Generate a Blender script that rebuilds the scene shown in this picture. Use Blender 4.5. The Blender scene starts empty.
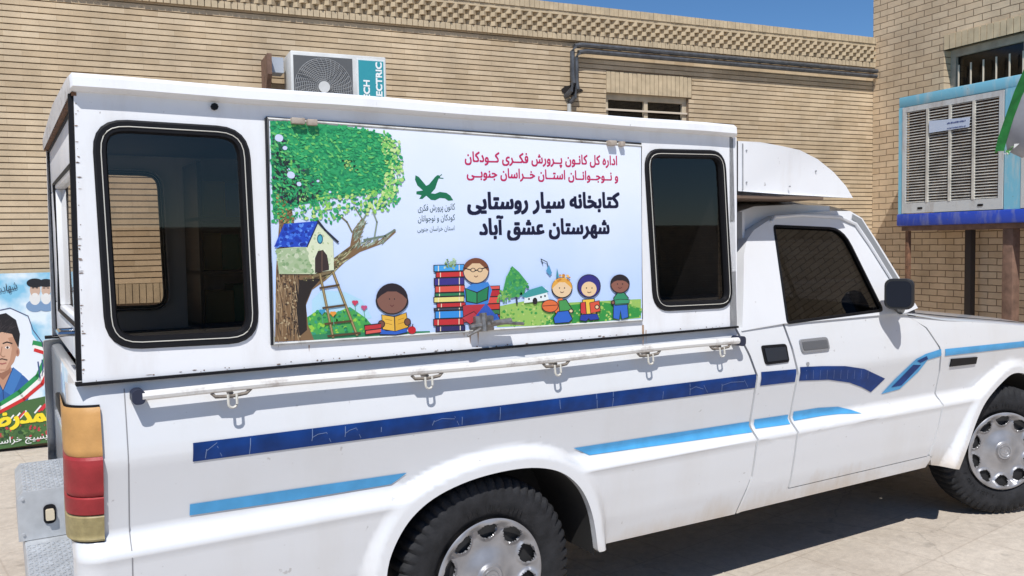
import bpy, bmesh, math, random
from mathutils import Vector, Matrix
from mathutils.geometry import tessellate_polygon
random.seed(7)
R = math.radians
sc = bpy.context.scene
COL = sc.collection
# ------------------------------------------------------------------ camera
FPX = 860.0
YAW = R(59.1); PITCH = R(3.0); ROLL = 0.0157
CAM = Vector((-1.505, -2.51, 1.43))
f0 = Vector((math.cos(YAW), math.sin(YAW), 0)); r0 = Vector((math.sin(YAW), -math.cos(YAW), 0)); u0 = Vector((0, 0, 1))
fw = (f0 * math.cos(PITCH) - u0 * math.sin(PITCH)).normalized()
up = (u0 * math.cos(PITCH) + f0 * math.sin(PITCH)).normalized()
rt = (r0 * math.cos(ROLL) - up * math.sin(ROLL)).normalized()
up = (up * math.cos(ROLL) + r0 * math.sin(ROLL)).normalized()
cd = bpy.data.cameras.new('camera'); cam = bpy.data.objects.new('camera', cd); COL.objects.link(cam)
M = Matrix((rt, up, -fw)).transposed().to_4x4(); M.translation = CAM
cam.matrix_world = M
cd.sensor_width = 36; cd.lens = FPX / 1024 * 36; cd.clip_start = .05; cd.clip_end = 3000
sc.camera = cam
def ray(px, py): return fw * FPX + rt * (px - 512) - up * (py - 288)
def hit(px, py, p0, n):
    d = ray(px, py); t = (Vector(p0) - CAM).dot(n) / d.dot(n); return CAM + d * t
def S(px, py, y=0.0, k=0.0, z0=1.07):
    """point of the truck's side plane (leaning in by k above z0)"""
    return hit(px, py, (0, y, z0), Vector((0, 1, -k)).normalized())
def XZ(px, py, y=0.0):
    p = S(px, py, y); return (p.x, p.z)
GZ = -.058
def G(px, py): return hit(px, py, (0, 0, GZ), Vector((0, 0, 1)))
# ------------------------------------------------------------------ materials
def nodes(name):
    m = bpy.data.materials.new(name); m.use_nodes = True
    nt = m.node_tree; return m, nt, nt.nodes['Principled BSDF']
def lin(c):
    return tuple((v / 12.92 if v <= .04045 else ((v + .055) / 1.055) ** 2.4) for v in [q / 255 for q in c])
def mat(name, col, rough=.5, metal=0, coat=0, var=.0, vscale=4, bump=0, bscale=60, spec=.5, emis=None):
    m, nt, b = nodes(name)
    b.inputs['Base Color'].default_value = (*col, 1); b.inputs['Roughness'].default_value = rough
    b.inputs['Metallic'].default_value = metal; b.inputs['Coat Weight'].default_value = coat
    b.inputs['Specular IOR Level'].default_value = spec
    tc = None
    if var or bump: tc = nt.nodes.new('ShaderNodeTexCoord')
    if var:
        n = nt.nodes.new('ShaderNodeTexNoise'); n.inputs['Scale'].default_value = vscale; n.inputs['Detail'].default_value = 6
        nt.links.new(tc.outputs['Object'], n.inputs['Vector'])
        mx = nt.nodes.new('ShaderNodeMix'); mx.data_type = 'RGBA'
        mx.inputs[6].default_value = (*[c * (1 - var) for c in col], 1); mx.inputs[7].default_value = (*[min(1, c * (1 + var)) for c in col], 1)
        mr = nt.nodes.new('ShaderNodeMapRange'); mr.inputs[1].default_value = .3; mr.inputs[2].default_value = .7
        nt.links.new(n.outputs['Fac'], mr.inputs[0]); nt.links.new(mr.outputs[0], mx.inputs[0]); nt.links.new(mx.outputs[2], b.inputs['Base Color'])
    if bump:
        n = nt.nodes.new('ShaderNodeTexNoise'); n.inputs['Scale'].default_value = bscale; n.inputs['Detail'].default_value = 4
        nt.links.new(tc.outputs['Object'], n.inputs['Vector'])
        bp = nt.nodes.new('ShaderNodeBump'); bp.inputs['Strength'].default_value = bump; bp.inputs['Distance'].default_value = .01
        nt.links.new(n.outputs['Fac'], bp.inputs['Height']); nt.links.new(bp.outputs[0], b.inputs['Normal'])
    return m
def dirty(name, col, dirt, rough, coat, amount=.5, scale=9, streak=True, bump=.03, low=None):
    """painted metal with grime in patches, streaks and rusty specks; low = (z0, z1) road dust towards the ground"""
    m, nt, b = nodes(name); L = nt.links.new
    b.inputs['Roughness'].default_value = rough; b.inputs['Coat Weight'].default_value = coat; b.inputs['Coat Roughness'].default_value = .05
    g = nt.nodes.new('ShaderNodeNewGeometry')
    mp = nt.nodes.new('ShaderNodeMapping'); mp.inputs['Scale'].default_value = (1, 1, .25 if streak else 1); L(g.outputs['Position'], mp.inputs[0])
    n = nt.nodes.new('ShaderNodeTexNoise'); n.inputs['Scale'].default_value = scale; n.inputs['Detail'].default_value = 9; n.inputs['Roughness'].default_value = .65; L(mp.outputs[0], n.inputs['Vector'])
    r = nt.nodes.new('ShaderNodeMapRange'); r.inputs[1].default_value = .5; r.inputs[2].default_value = .78; r.inputs[4].default_value = amount; L(n.outputs['Fac'], r.inputs[0])
    mx = nt.nodes.new('ShaderNodeMix'); mx.data_type = 'RGBA'; mx.inputs[6].default_value = (*col, 1); mx.inputs[7].default_value = (*dirt, 1); L(r.outputs[0], mx.inputs[0])
    out = mx.outputs[2]
    n2 = nt.nodes.new('ShaderNodeTexNoise'); n2.inputs['Scale'].default_value = 38; n2.inputs['Detail'].default_value = 5; L(g.outputs['Position'], n2.inputs['Vector'])
    r2 = nt.nodes.new('ShaderNodeMapRange'); r2.inputs[1].default_value = .70; r2.inputs[2].default_value = .76; r2.inputs[4].default_value = .8 * min(1, amount * 1.6); L(n2.outputs['Fac'], r2.inputs[0])
    m2 = nt.nodes.new('ShaderNodeMix'); m2.data_type = 'RGBA'; m2.inputs[7].default_value = (.16, .12, .09, 1); L(out, m2.inputs[6]); L(r2.outputs[0], m2.inputs[0]); out = m2.outputs[2]
    if low:
        sp = nt.nodes.new('ShaderNodeSeparateXYZ'); L(g.outputs['Position'], sp.inputs[0])
        ad = nt.nodes.new('ShaderNodeMath'); ad.operation = 'MULTIPLY_ADD'; ad.inputs[1].default_value = .35; L(n.outputs['Fac'], ad.inputs[0]); L(sp.outputs['Z'], ad.inputs[2])
        r3 = nt.nodes.new('ShaderNodeMapRange'); r3.inputs[1].default_value = low[1] + .17; r3.inputs[2].default_value = low[0] + .17; r3.inputs[4].default_value = .75; L(ad.outputs[0], r3.inputs[0])
        m3 = nt.nodes.new('ShaderNodeMix'); m3.data_type = 'RGBA'; m3.inputs[7].default_value = (.50, .42, .33, 1); L(out, m3.inputs[6]); L(r3.outputs[0], m3.inputs[0]); out = m3.outputs[2]
    L(out, b.inputs['Base Color'])
    bp = nt.nodes.new('ShaderNodeBump'); bp.inputs['Strength'].default_value = bump; bp.inputs['Distance'].default_value = .02
    n4 = nt.nodes.new('ShaderNodeTexNoise'); n4.inputs['Scale'].default_value = 5; n4.inputs['Detail'].default_value = 3; L(g.outputs['Position'], n4.inputs['Vector'])
    L(n4.outputs['Fac'], bp.inputs['Height']); L(bp.outputs[0], b.inputs['Normal'])
    return m
def glass(name, tint, rough=.02, refl=1.0):
    m, nt, b = nodes(name); nt.nodes.remove(b); L = nt.links.new
    t = nt.nodes.new('ShaderNodeBsdfTransparent'); t.inputs[0].default_value = (*tint, 1)
    g = nt.nodes.new('ShaderNodeBsdfGlossy'); g.inputs['Roughness'].default_value = rough; g.inputs[0].default_value = (refl, refl, refl, 1)
    fr = nt.nodes.new('ShaderNodeFresnel'); ge = nt.nodes.new('ShaderNodeNewGeometry'); mi_ = nt.nodes.new('ShaderNodeMath'); mi_.operation = 'MULTIPLY_ADD'; mi_.inputs[1].default_value = 1 / 1.5 - 1.5; mi_.inputs[2].default_value = 1.5
    L(ge.outputs['Backfacing'], mi_.inputs[0]); L(mi_.outputs[0], fr.inputs[0])
    mx = nt.nodes.new('ShaderNodeMixShader'); L(fr.outputs[0], mx.inputs[0]); L(t.outputs[0], mx.inputs[1]); L(g.outputs[0], mx.inputs[2])
    L(mx.outputs[0], nt.nodes['Material Output'].inputs[0]); return m
def brick(name, c1, c2, mortar, bw, rh, msize, org, ang, bump=.5, squash=1, offset=.5, vertical=False):
    """bricks laid on a wall whose run has the angle ang and starts at org"""
    m, nt, b = nodes(name); L = nt.links.new
    b.inputs['Roughness'].default_value = .9
    g = nt.nodes.new('ShaderNodeNewGeometry')
    mp = nt.nodes.new('ShaderNodeMapping'); mp.vector_type = 'TEXTURE'
    mp.inputs['Location'].default_value = (org[0], org[1], 0); mp.inputs['Rotation'].default_value = (0, 0, ang); L(g.outputs['Position'], mp.inputs[0])
    sp = nt.nodes.new('ShaderNodeSeparateXYZ'); L(mp.outputs[0], sp.inputs[0])
    cb = nt.nodes.new('ShaderNodeCombineXYZ')
    if vertical: L(sp.outputs['Z'], cb.inputs[0]); L(sp.outputs['X'], cb.inputs[1])
    else: L(sp.outputs['X'], cb.inputs[0]); L(sp.outputs['Z'], cb.inputs[1])
    wv = nt.nodes.new('ShaderNodeTexNoise'); wv.inputs['Scale'].default_value = 9; L(g.outputs['Position'], wv.inputs['Vector'])
    sb = nt.nodes.new('ShaderNodeVectorMath'); sb.operation = 'SUBTRACT'; sb.inputs[1].default_value = (.5, .5, .5); L(wv.outputs['Color'], sb.inputs[0])
    sl = nt.nodes.new('ShaderNodeVectorMath'); sl.operation = 'MULTIPLY_ADD'; sl.inputs[1].default_value = (.012, .012, 0); L(sb.outputs[0], sl.inputs[0]); L(cb.outputs[0], sl.inputs[2])
    bt = nt.nodes.new('ShaderNodeTexBrick'); bt.offset = offset; bt.squash = squash
    bt.inputs['Color1'].default_value = (*c1, 1); bt.inputs['Color2'].default_value = (*c2, 1); bt.inputs['Mortar'].default_value = (*mortar, 1)
    bt.inputs['Scale'].default_value = 1; bt.inputs['Mortar Size'].default_value = msize; bt.inputs['Mortar Smooth'].default_value = .3
    bt.inputs['Brick Width'].default_value = bw; bt.inputs['Row Height'].default_value = rh; L(sl.outputs[0], bt.inputs['Vector'])
    n = nt.nodes.new('ShaderNodeTexNoise'); n.inputs['Scale'].default_value = 3; n.inputs['Detail'].default_value = 10; n.inputs['Roughness'].default_value = .7; L(g.outputs['Position'], n.inputs['Vector'])
    r = nt.nodes.new('ShaderNodeMapRange'); r.inputs[1].default_value = .25; r.inputs[2].default_value = .75; r.inputs[3].default_value = .74; r.inputs[4].default_value = 1.16; L(n.outputs['Fac'], r.inputs[0])
    mu = nt.nodes.new('ShaderNodeVectorMath'); mu.operation = 'SCALE'; L(bt.outputs['Color'], mu.inputs[0]); L(r.outputs[0], mu.inputs['Scale'])
    mp2 = nt.nodes.new('ShaderNodeMapping'); mp2.inputs['Scale'].default_value = (1.4, 1.4, .35); L(g.outputs['Position'], mp2.inputs[0])
    n5 = nt.nodes.new('ShaderNodeTexNoise'); n5.inputs['Scale'].default_value = 1.0; n5.inputs['Detail'].default_value = 7; L(mp2.outputs[0], n5.inputs['Vector'])
    r5 = nt.nodes.new('ShaderNodeMapRange'); r5.inputs[1].default_value = .35; r5.inputs[2].default_value = .65; r5.inputs[3].default_value = .84; r5.inputs[4].default_value = 1.08; L(n5.outputs['Fac'], r5.inputs[0])
    mu5 = nt.nodes.new('ShaderNodeVectorMath'); mu5.operation = 'SCALE'; L(mu.outputs[0], mu5.inputs[0]); L(r5.outputs[0], mu5.inputs['Scale'])
    L(mu5.outputs[0], b.inputs['Base Color'])
    n2 = nt.nodes.new('ShaderNodeTexNoise'); n2.inputs['Scale'].default_value = 90; n2.inputs['Detail'].default_value = 4; L(g.outputs['Position'], n2.inputs['Vector'])
    h = nt.nodes.new('ShaderNodeMath'); h.operation = 'MULTIPLY_ADD'; h.inputs[1].default_value = -1.0; L(bt.outputs['Fac'], h.inputs[0])
    h2 = nt.nodes.new('ShaderNodeMath'); h2.operation = 'MULTIPLY'; h2.inputs[1].default_value = .35; L(n2.outputs['Fac'], h2.inputs[0]); L(h2.outputs[0], h.inputs[2])
    bp = nt.nodes.new('ShaderNodeBump'); bp.inputs['Strength'].default_value = bump; bp.inputs['Distance'].default_value = .008; L(h.outputs[0], bp.inputs['Height']); L(bp.outputs[0], b.inputs['Normal'])
    return m
PAINT = dirty('white_paint', (.73, .74, .76), (.60, .57, .53), .30, .8, amount=.22, scale=4, bump=.05)
PAINT_LOW = dirty('white_body_paint', (.69, .70, .715), (.56, .53, .48), .28, .6, amount=.28, scale=4, bump=.06, low=(.26, .37))
CAPW = dirty('canopy_white', (.84, .85, .87), (.60, .56, .52), .45, .15, amount=.45, scale=7, bump=.06)
BLACK = mat('black_rubber', (.007, .007, .009), .55, spec=.25)
DARK = mat('dark_interior', (.012, .013, .018), .8)
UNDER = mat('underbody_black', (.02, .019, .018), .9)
RUBBER = mat('tyre_rubber', (.019, .0195, .022), .75, spec=.3, var=.35, vscale=25, bump=.2, bscale=120)
SILVER = mat('wheel_silver', (.34, .34, .355), .38, .5, var=.2, vscale=12)
CHROME = mat('chrome', (.42, .43, .45), .16, 1)
BRIGHT = mat('white_trim', (.60, .58, .52), .4)
NAVY = mat('navy_decal', (.003, .034, .17), .45, var=.3, vscale=14, spec=.3)
NAVYC = mat('decal_crack', (.16, .22, .38), .5)
LBLUE = mat('light_blue_decal', (.07, .33, .62), .4, var=.12, vscale=14)
GLASS = glass('tinted_glass', (.60, .56, .52), .015)
GLASS_FAR = glass('clear_tinted_glass', (.84, .80, .74), .015, .4)
GLASS_CAB = glass('cab_glass', (.03, .036, .055), .015)
RUST = mat('rusty_steel', (.16, .08, .045), .85, var=.5, vscale=30, bump=.4)
GREYMET = mat('grey_metal', (.36, .37, .39), .5, .3, var=.2, vscale=18)
PLASTW = mat('aged_white_plastic', (.62, .63, .62), .5, var=.1, vscale=8)
# ------------------------------------------------------------------ object helpers
def wloc(o):
    v = Vector((0, 0, 0))
    while o: v += o.location; o = o.parent
    return v
def obj(name, bm, mats, parent=None, smooth=30, kind=None, Yf=None):
    if not isinstance(mats, (list, tuple)): mats = [mats]
    bm.normal_update()
    if smooth:
        for f in bm.faces: f.smooth = True
        for e in bm.edges:
            if len(e.link_faces) == 2 and e.calc_face_angle(0) > R(smooth): e.smooth = False
    me = bpy.data.meshes.new(name)
    vs = [v.co for v in bm.verts]
    c = Vector([(min(v[i] for v in vs) + max(v[i] for v in vs)) / 2 for i in range(3)])
    if parent is None: c.z = min(v.z for v in vs)
    bmesh.ops.translate(bm, verts=bm.verts, vec=-c)
    bm.to_mesh(me); bm.free()
    for m in mats: me.materials.append(m)
    if Yf:
        nl = []; cache = {}
        for p in me.polygons:
            if abs(p.normal.y) > .25:
                sg = -1 if p.normal.y < 0 else 1
                for li in p.loop_indices:
                    vi = me.loops[li].vertex_index
                    if (vi, sg) not in cache:
                        v = me.vertices[vi].co + c; e = .004
                        gx = (Yf(v.x + e, v.z) - Yf(v.x - e, v.z)) / (2 * e); gz = (Yf(v.x, v.z + e) - Yf(v.x, v.z - e)) / (2 * e)
                        cache[(vi, sg)] = Vector((gx, -1, gz)).normalized() if sg < 0 else Vector((gx, 1, gz)).normalized()
                    nl.append(cache[(vi, sg)])
            else:
                for li in p.loop_indices: nl.append(p.normal)
        me.normals_split_custom_set([tuple(n) for n in nl])
    o = bpy.data.objects.new(name, me); COL.objects.link(o)
    if parent is not None: o.parent = parent; o.location = c - wloc(parent)
    else: o.location = c
    if kind: o['kind'] = kind
    return o
def thing(name, loc, label, cat, group=None):
    o = bpy.data.objects.new(name, None); COL.objects.link(o); o.location = loc; o.empty_display_size = .2
    o['label'] = label; o['category'] = cat
    if group: o['group'] = group
    return o
def tag(o, label, cat): o['label'] = label; o['category'] = cat; return o
def copy_tree(o, parent=None):
    c = o.copy(); COL.objects.link(c); c.parent = parent
    for ch in list(o.children): copy_tree(ch, c)
    return c
def box(bm, p0, p1, mi=0, fr=None, bev=0):
    """box between two corners, in a frame fr = (origin, ex, ey, ez) if given"""
    v = []
    for i in (0, 1):
        for j in (0, 1):
            for k in (0, 1):
                q = Vector(((p0, p1)[i][0], (p0, p1)[j][1], (p0, p1)[k][2]))
                if fr: q = fr[0] + fr[1] * q.x + fr[2] * q.y + fr[3] * q.z
                v.append(bm.verts.new(q))
    fs = []
    for q in ((0, 1, 3, 2), (4, 6, 7, 5), (0, 4, 5, 1), (2, 3, 7, 6), (0, 2, 6, 4), (1, 5, 7, 3)):
        f = bm.faces.new([v[i] for i in q]); f.material_index = mi; fs.append(f)
    bmesh.ops.recalc_face_normals(bm, faces=fs)
    if bev:
        es = list({e for f in fs for e in f.edges})
        r = bmesh.ops.bevel(bm, geom=es, offset=bev, segments=2, affect='EDGES', profile=.5)
        for f in r['faces']: f.material_index = mi
def tube(bm, pts, rad, n=8, mi=0, closed=False, caps=True):
    pts = [Vector(p) for p in pts]; rings = []
    for i, p in enumerate(pts):
        if closed: d = pts[(i + 1) % len(pts)] - pts[i - 1]
        else: d = pts[min(i + 1, len(pts) - 1)] - pts[max(i - 1, 0)]
        d.normalize(); a = Vector((0, 0, 1)) if abs(d.z) < .9 else Vector((1, 0, 0))
        e1 = d.cross(a).normalized(); e2 = d.cross(e1).normalized()
        rr = rad[i] if isinstance(rad, (list, tuple)) else rad
        rings.append([bm.verts.new(p + (e1 * math.cos(t) + e2 * math.sin(t)) * rr) for t in [2 * math.pi * k / n for k in range(n)]])
    m = len(rings)
    for i in range(m if closed else m - 1):
        a, b = rings[i], rings[(i + 1) % m]
        for k in range(n):
            f = bm.faces.new((a[k], a[(k + 1) % n], b[(k + 1) % n], b[k])); f.material_index = mi
    if caps and not closed:
        for r_ in (rings[0], rings[-1]):
            f = bm.faces.new(r_); f.material_index = mi
def prism(bm, poly, fn, d, mi=0):
    """poly of (a, b) mapped by fn(a, b, depth) from depth 0 to d"""
    A = [bm.verts.new(fn(a, b, 0)) for a, b in poly]; B = [bm.verts.new(fn(a, b, d)) for a, b in poly]
    fs = []
    for loop in (A, B):
        tr = tessellate_polygon([[Vector((a, b, 0)) for a, b in poly]])
        for t in tr:
            try: fs.append(bm.faces.new([loop[i] for i in t]))
            except ValueError: pass
    n = len(poly)
    for i in range(n): fs.append(bm.faces.new((A[i], A[(i + 1) % n], B[(i + 1) % n], B[i])))
    for f in fs: f.material_index = mi
    bmesh.ops.recalc_face_normals(bm, faces=fs)
def rrect(x0, x1, z0, z1, r, n=6):
    out = []
    for cx, cz, a0 in ((x1 - r, z1 - r, 0), (x0 + r, z1 - r, 90), (x0 + r, z0 + r, 180), (x1 - r, z0 + r, 270)):
        for i in range(n + 1):
            a = R(a0 + 90 * i / n); out.append((cx + r * math.cos(a), cz + r * math.sin(a)))
    return out
def rquad(c, r, n=6):
    """rounded corners on a quad/polygon given counter-clockwise or clockwise"""
    out = []; m = len(c)
    for i in range(m):
        p = Vector(c[i]); a = Vector(c[i - 1]); b = Vector(c[(i + 1) % m])
        rr = r[i] if isinstance(r, (list, tuple)) else r
        p1 = p + (a - p).normalized() * rr; p2 = p + (b - p).normalized() * rr
        for k in range(n + 1):
            t = k / n; q = p1 * (1 - t) ** 2 + p * 2 * t * (1 - t) + p2 * t * t; out.append((q.x, q.y))
    return out
def scale_poly(poly, d):
    """move the outline outwards by d"""
    n = len(poly); out = []; A = sum(poly[i][0] * poly[(i + 1) % n][1] - poly[(i + 1) % n][0] * poly[i][1] for i in range(n))
    s = 1 if A > 0 else -1
    for i in range(n):
        a = Vector(poly[i - 1]); b = Vector(poly[(i + 1) % n]); t = (b - a)
        if t.length < 1e-9: out.append(poly[i]); continue
        t.normalize(); out.append((poly[i][0] + t.y * d * s, poly[i][1] - t.x * d * s))
    return out
W = 1.50      # width of the truck
MIR = lambda p: Vector((p.x, W - p.y, p.z))
def skin(bm, outer, holes, Y, xs=(), zs=(), thick=.015, off=0, mi=0, mirror=False, back=True):
    """sheet cut to an outline in x, z whose y follows Y(x, z), with returned edges"""
    loops = [[Vector((a, b, 0)) for a, b in outer]] + [[Vector((a, b, 0)) for a, b in h] for h in holes]
    flat = [v for l in loops for v in l]
    t = bmesh.new(); vs = [t.verts.new((v.x, 0, v.y)) for v in flat]
    for tr in tessellate_polygon(loops):
        try: t.faces.new([vs[i] for i in tr])
        except ValueError: pass
    for x in xs: bmesh.ops.bisect_plane(t, geom=t.verts[:] + t.edges[:] + t.faces[:], plane_co=(x, 0, 0), plane_no=(1, 0, 0), dist=1e-5)
    for z in zs: bmesh.ops.bisect_plane(t, geom=t.verts[:] + t.edges[:] + t.faces[:], plane_co=(0, 0, z), plane_no=(0, 0, 1), dist=1e-5)
    bmesh.ops.remove_doubles(t, verts=t.verts, dist=2e-4)
    bmesh.ops.dissolve_degenerate(t, dist=1e-5, edges=t.edges[:])
    for v in t.verts: v.co.y = Y(v.co.x, v.co.z) + off
    for f in t.faces:
        f.normal_update()
        if f.normal.y > 0: f.normal_flip()
    if thick:
        be = [e for e in t.edges if len(e.link_faces) == 1]
        r = bmesh.ops.extrude_edge_only(t, edges=be)
        for v in [g for g in r['geom'] if isinstance(g, bmesh.types.BMVert)]: v.co.y += thick
    if mirror:
        for v in t.verts: v.co.y = W - v.co.y
        for f in t.faces: f.normal_flip()
    me = bpy.data.meshes.new('tmp'); t.to_mesh(me); t.free()
    n0 = len(bm.faces); bm.from_mesh(me); bpy.data.meshes.remove(me)
    bm.faces.ensure_lookup_table()
    for i in range(n0, len(bm.faces)): bm.faces[i].material_index = mi
def frange(a, b, s):
    o = []
    while a <= b + 1e-9: o.append(a); a += s
    return o
# ------------------------------------------------------------------ writing
FORMS = {}
for ch, b_, n_ in [('ا', 0xFE8D, 2), ('آ', 0xFE81, 2), ('ب', 0xFE8F, 4), ('پ', 0xFB56, 4), ('ت', 0xFE95, 4), ('ج', 0xFE9D, 4), ('ح', 0xFEA1, 4), ('خ', 0xFEA5, 4), ('د', 0xFEA9, 2), ('ر', 0xFEAD, 2), ('س', 0xFEB1, 4), ('ش', 0xFEB5, 4), ('ض', 0xFEBD, 4), ('ع', 0xFEC9, 4), ('ف', 0xFED1, 4), ('ق', 0xFED5, 4), ('ک', 0xFB8E, 4), ('گ', 0xFB92, 4), ('ل', 0xFEDD, 4), ('م', 0xFEE1, 4), ('ن', 0xFEE5, 4), ('و', 0xFEED, 2), ('ه', 0xFEE9, 4), ('ی', 0xFBFC, 4)]:
    FORMS[ch] = [b_ + i for i in range(n_)]
def shape(s):
    out = []
    for i, c in enumerate(s):
        if c == 'ـ': out.append('\u0640'); continue
        if c not in FORMS: out.append(c); continue
        f = FORMS[c]; p = s[i - 1] if i else ' '; n = s[i + 1] if i + 1 < len(s) else ' '
        jp = p == 'ـ' or (p in FORMS and len(FORMS[p]) == 4); jn = (n == 'ـ' or n in FORMS) and len(f) == 4
        out.append(chr(f[3 if jp and jn else 1 if jp else 2 if jn else 0]))
    return ''.join(reversed(out))
def text_runs(s, rows=44, bold=0.0, arabic=True):
    """outline of the writing as horizontal strips: list of (y0, y1, x0, x1), and its width, in em"""
    cu = bpy.data.curves.new('w', 'FONT'); cu.body = shape(s) if arabic else s; cu.fill_mode = 'NONE'; cu.resolution_u = 4
    o = bpy.data.objects.new('w', cu); COL.objects.link(o); bpy.context.view_layer.update()
    me = o.evaluated_get(bpy.context.evaluated_depsgraph_get()).to_mesh()
    segs = [(me.vertices[e.vertices[0]].co.copy(), me.vertices[e.vertices[1]].co.copy()) for e in me.edges]
    # edge directions: follow vertex order inside each loop
    fixed = []
    for e in me.edges:
        a, b = e.vertices
        if a > b: a, b = b, a
        if b - a > 1: a, b = b, a
        fixed.append((me.vertices[a].co.copy(), me.vertices[b].co.copy()))
    segs = fixed
    bpy.data.objects.remove(o); bpy.data.curves.remove(cu)
    ys = [p.y for sg in segs for p in sg]; xs = [p.x for sg in segs for p in sg]
    y0, y1 = min(ys), max(ys); h = 1.0 / rows; res = {}
    j0 = math.floor(y0 / h); j1 = math.ceil(y1 / h)
    for j in range(j0, j1):
        y = (j + .5) * h; cr = []
        for a, b in segs:
            if (a.y <= y) != (b.y <= y):
                cr.append((a.x + (b.x - a.x) * (y - a.y) / (b.y - a.y), 1 if b.y > a.y else -1))
        cr.sort(); w = 0; st = None; runs = []
        for x, d in cr:
            if w == 0: st = x
            w += d
            if w == 0: runs.append((st - bold, x + bold))
        res[j] = runs
    k = int(round(bold * .7 / h)); out = []
    for j in range(j0 - k, j1 + k):
        rs = sorted(r for q in range(j - k, j + k + 1) for r in res.get(q, []))
        cur = None
        for a, b in rs:
            if cur and a <= cur[1] + 1e-4: cur[1] = max(cur[1], b)
            else:
                if cur: out.append((j * h, (j + 1) * h, cur[0], cur[1]))
                cur = [a, b]
        if cur: out.append((j * h, (j + 1) * h, cur[0], cur[1]))
    return out, min(xs), max(xs), y0, y1
def write(bm, s, P, pl, pr, hpx, bold=0, rows=40, mi=0, arabic=True, alef=.71):
    """lay writing along the baseline pl..pr (pixels) on a plane P(px, py); hpx = height of a tall letter in pixels"""
    runs, x0, x1, y0, y1 = text_runs(s, rows, bold, arabic)
    A = P(*pl); B = P(*pr); ex = (B - A) / (x1 - x0)
    mid = ((pl[0] + pr[0]) / 2, (pl[1] + pr[1]) / 2)
    ez = (P(mid[0], mid[1] - hpx) - P(*mid)); ez = Vector((0, 0, 1)) * ez.length / alef
    put_runs(bm, runs, A - ex * x0, ex, ez, mi)
def put_runs(bm, runs, O, ex, ez, mi=0):
    for a, b, c, d in runs:
        f = bm.faces.new([bm.verts.new(O + ex * x + ez * y) for x, y in ((c, a), (d, a), (d, b), (c, b))]); f.material_index = mi
# ================================================================== THE SETTING
SUNV = Vector((-.72, -1.15, 1.95)).normalized()
sun = bpy.data.lights.new('sun', 'SUN'); sun.energy = 4.2; sun.angle = R(.5); sun.color = (1, .972, .93)
so = bpy.data.objects.new('sun', sun); COL.objects.link(so); so.rotation_euler = SUNV.to_track_quat('Z', 'Y').to_euler(); so.location = (0, -5, 12)
wd = bpy.data.worlds.new('World'); sc.world = wd; wd.use_nodes = True
nt = wd.node_tree; sky = nt.nodes.new('ShaderNodeTexSky'); sky.sky_type = 'NISHITA'; sky.sun_disc = False
sky.sun_elevation = math.asin(SUNV.z); sky.sun_rotation = math.atan2(SUNV.x, SUNV.y) % (2 * math.pi)
sky.air_density = 1.0; sky.dust_density = .1; sky.ozone_density = 6.0; sky.altitude = 1400
hs = nt.nodes.new('ShaderNodeHueSaturation'); hs.inputs['Saturation'].default_value = 1.12; nt.links.new(sky.outputs[0], hs.inputs['Color']); nt.links.new(hs.outputs[0], nt.nodes['Background'].inputs[0]); nt.nodes['Background'].inputs[1].default_value = .10
sc.view_settings.view_transform = 'Standard'; sc.view_settings.look = 'None'; sc.view_settings.gamma = 1; sc.view_settings.exposure = 0.12
# main wall frame
WA = R(-7.0)
wx = Vector((math.cos(WA), math.sin(WA), 0)); wn = Vector((math.sin(WA), -math.cos(WA), 0))   # run, outward normal (to the camera)
W0 = G(22, 449); W0.z = 0
def WP(px, py, out=0.0): return hit(px, py, W0 + wn * out, wn)
corner = WP(872, 236); corner.z = 0
def wc(p): q = p - W0; return (q.dot(wx), q.z)          # coordinates along the main wall
UC = (corner - W0).dot(wx)
FW = (W0, wx, wn, Vector((0, 0, 1)))                      # frame: run, out, up
bx_ = -wn; 
RX = wn.copy(); RN = -wx                                   # right building: runs towards the camera, faces back along the wall
FR = (corner, RX, RN, Vector((0, 0, 1)))
def RP(px, py, out=0.0): return hit(px, py, corner + RN * out, RN)
def rc(p): q = p - corner; return (q.dot(RX), q.z)
# ground
m, nt, b = nodes('yard_paving'); L = nt.links.new
b.inputs['Roughness'].default_value = .92
g = nt.nodes.new('ShaderNodeNewGeometry')
n = nt.nodes.new('ShaderNodeTexNoise'); n.inputs['Scale'].default_value = 1.3; n.inputs['Detail'].default_value = 12; n.inputs['Roughness'].default_value = .7; L(g.outputs['Position'], n.inputs['Vector'])
cr = nt.nodes.new('ShaderNodeValToRGB'); cr.color_ramp.elements[0].position = .3; cr.color_ramp.elements[0].color = (.47, .405, .335, 1); cr.color_ramp.elements[1].position = .7; cr.color_ramp.elements[1].color = (.60, .535, .455, 1); L(n.outputs['Fac'], cr.inputs[0])
mp = nt.nodes.new('ShaderNodeMapping'); mp.inputs['Rotation'].default_value = (0, 0, WA); L(g.outputs['Position'], mp.inputs[0])
bt = nt.nodes.new('ShaderNodeTexBrick'); bt.inputs['Scale'].default_value = 1; bt.inputs['Brick Width'].default_value = .42; bt.inputs['Row Height'].default_value = .42; bt.inputs['Mortar Size'].default_value = .006; bt.offset = 0
bt.inputs['Color1'].default_value = (1, 1, 1, 1); bt.inputs['Color2'].default_value = (.95, .94, .93, 1); bt.inputs['Mortar'].default_value = (.80, .77, .75, 1); bt.inputs['Mortar Smooth'].default_value = .6; L(mp.outputs[0], bt.inputs['Vector'])
mu = nt.nodes.new('ShaderNodeMix'); mu.data_type = 'RGBA'; mu.blend_type = 'MULTIPLY'; mu.inputs[0].default_value = .75; L(cr.outputs[0], mu.inputs[6]); L(bt.outputs['Color'], mu.inputs[7])
n3 = nt.nodes.new('ShaderNodeTexNoise'); n3.inputs['Scale'].default_value = 26; n3.inputs['Detail'].default_value = 8; n3.inputs['Roughness'].default_value = .75; L(g.outputs['Position'], n3.inputs['Vector'])
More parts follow.
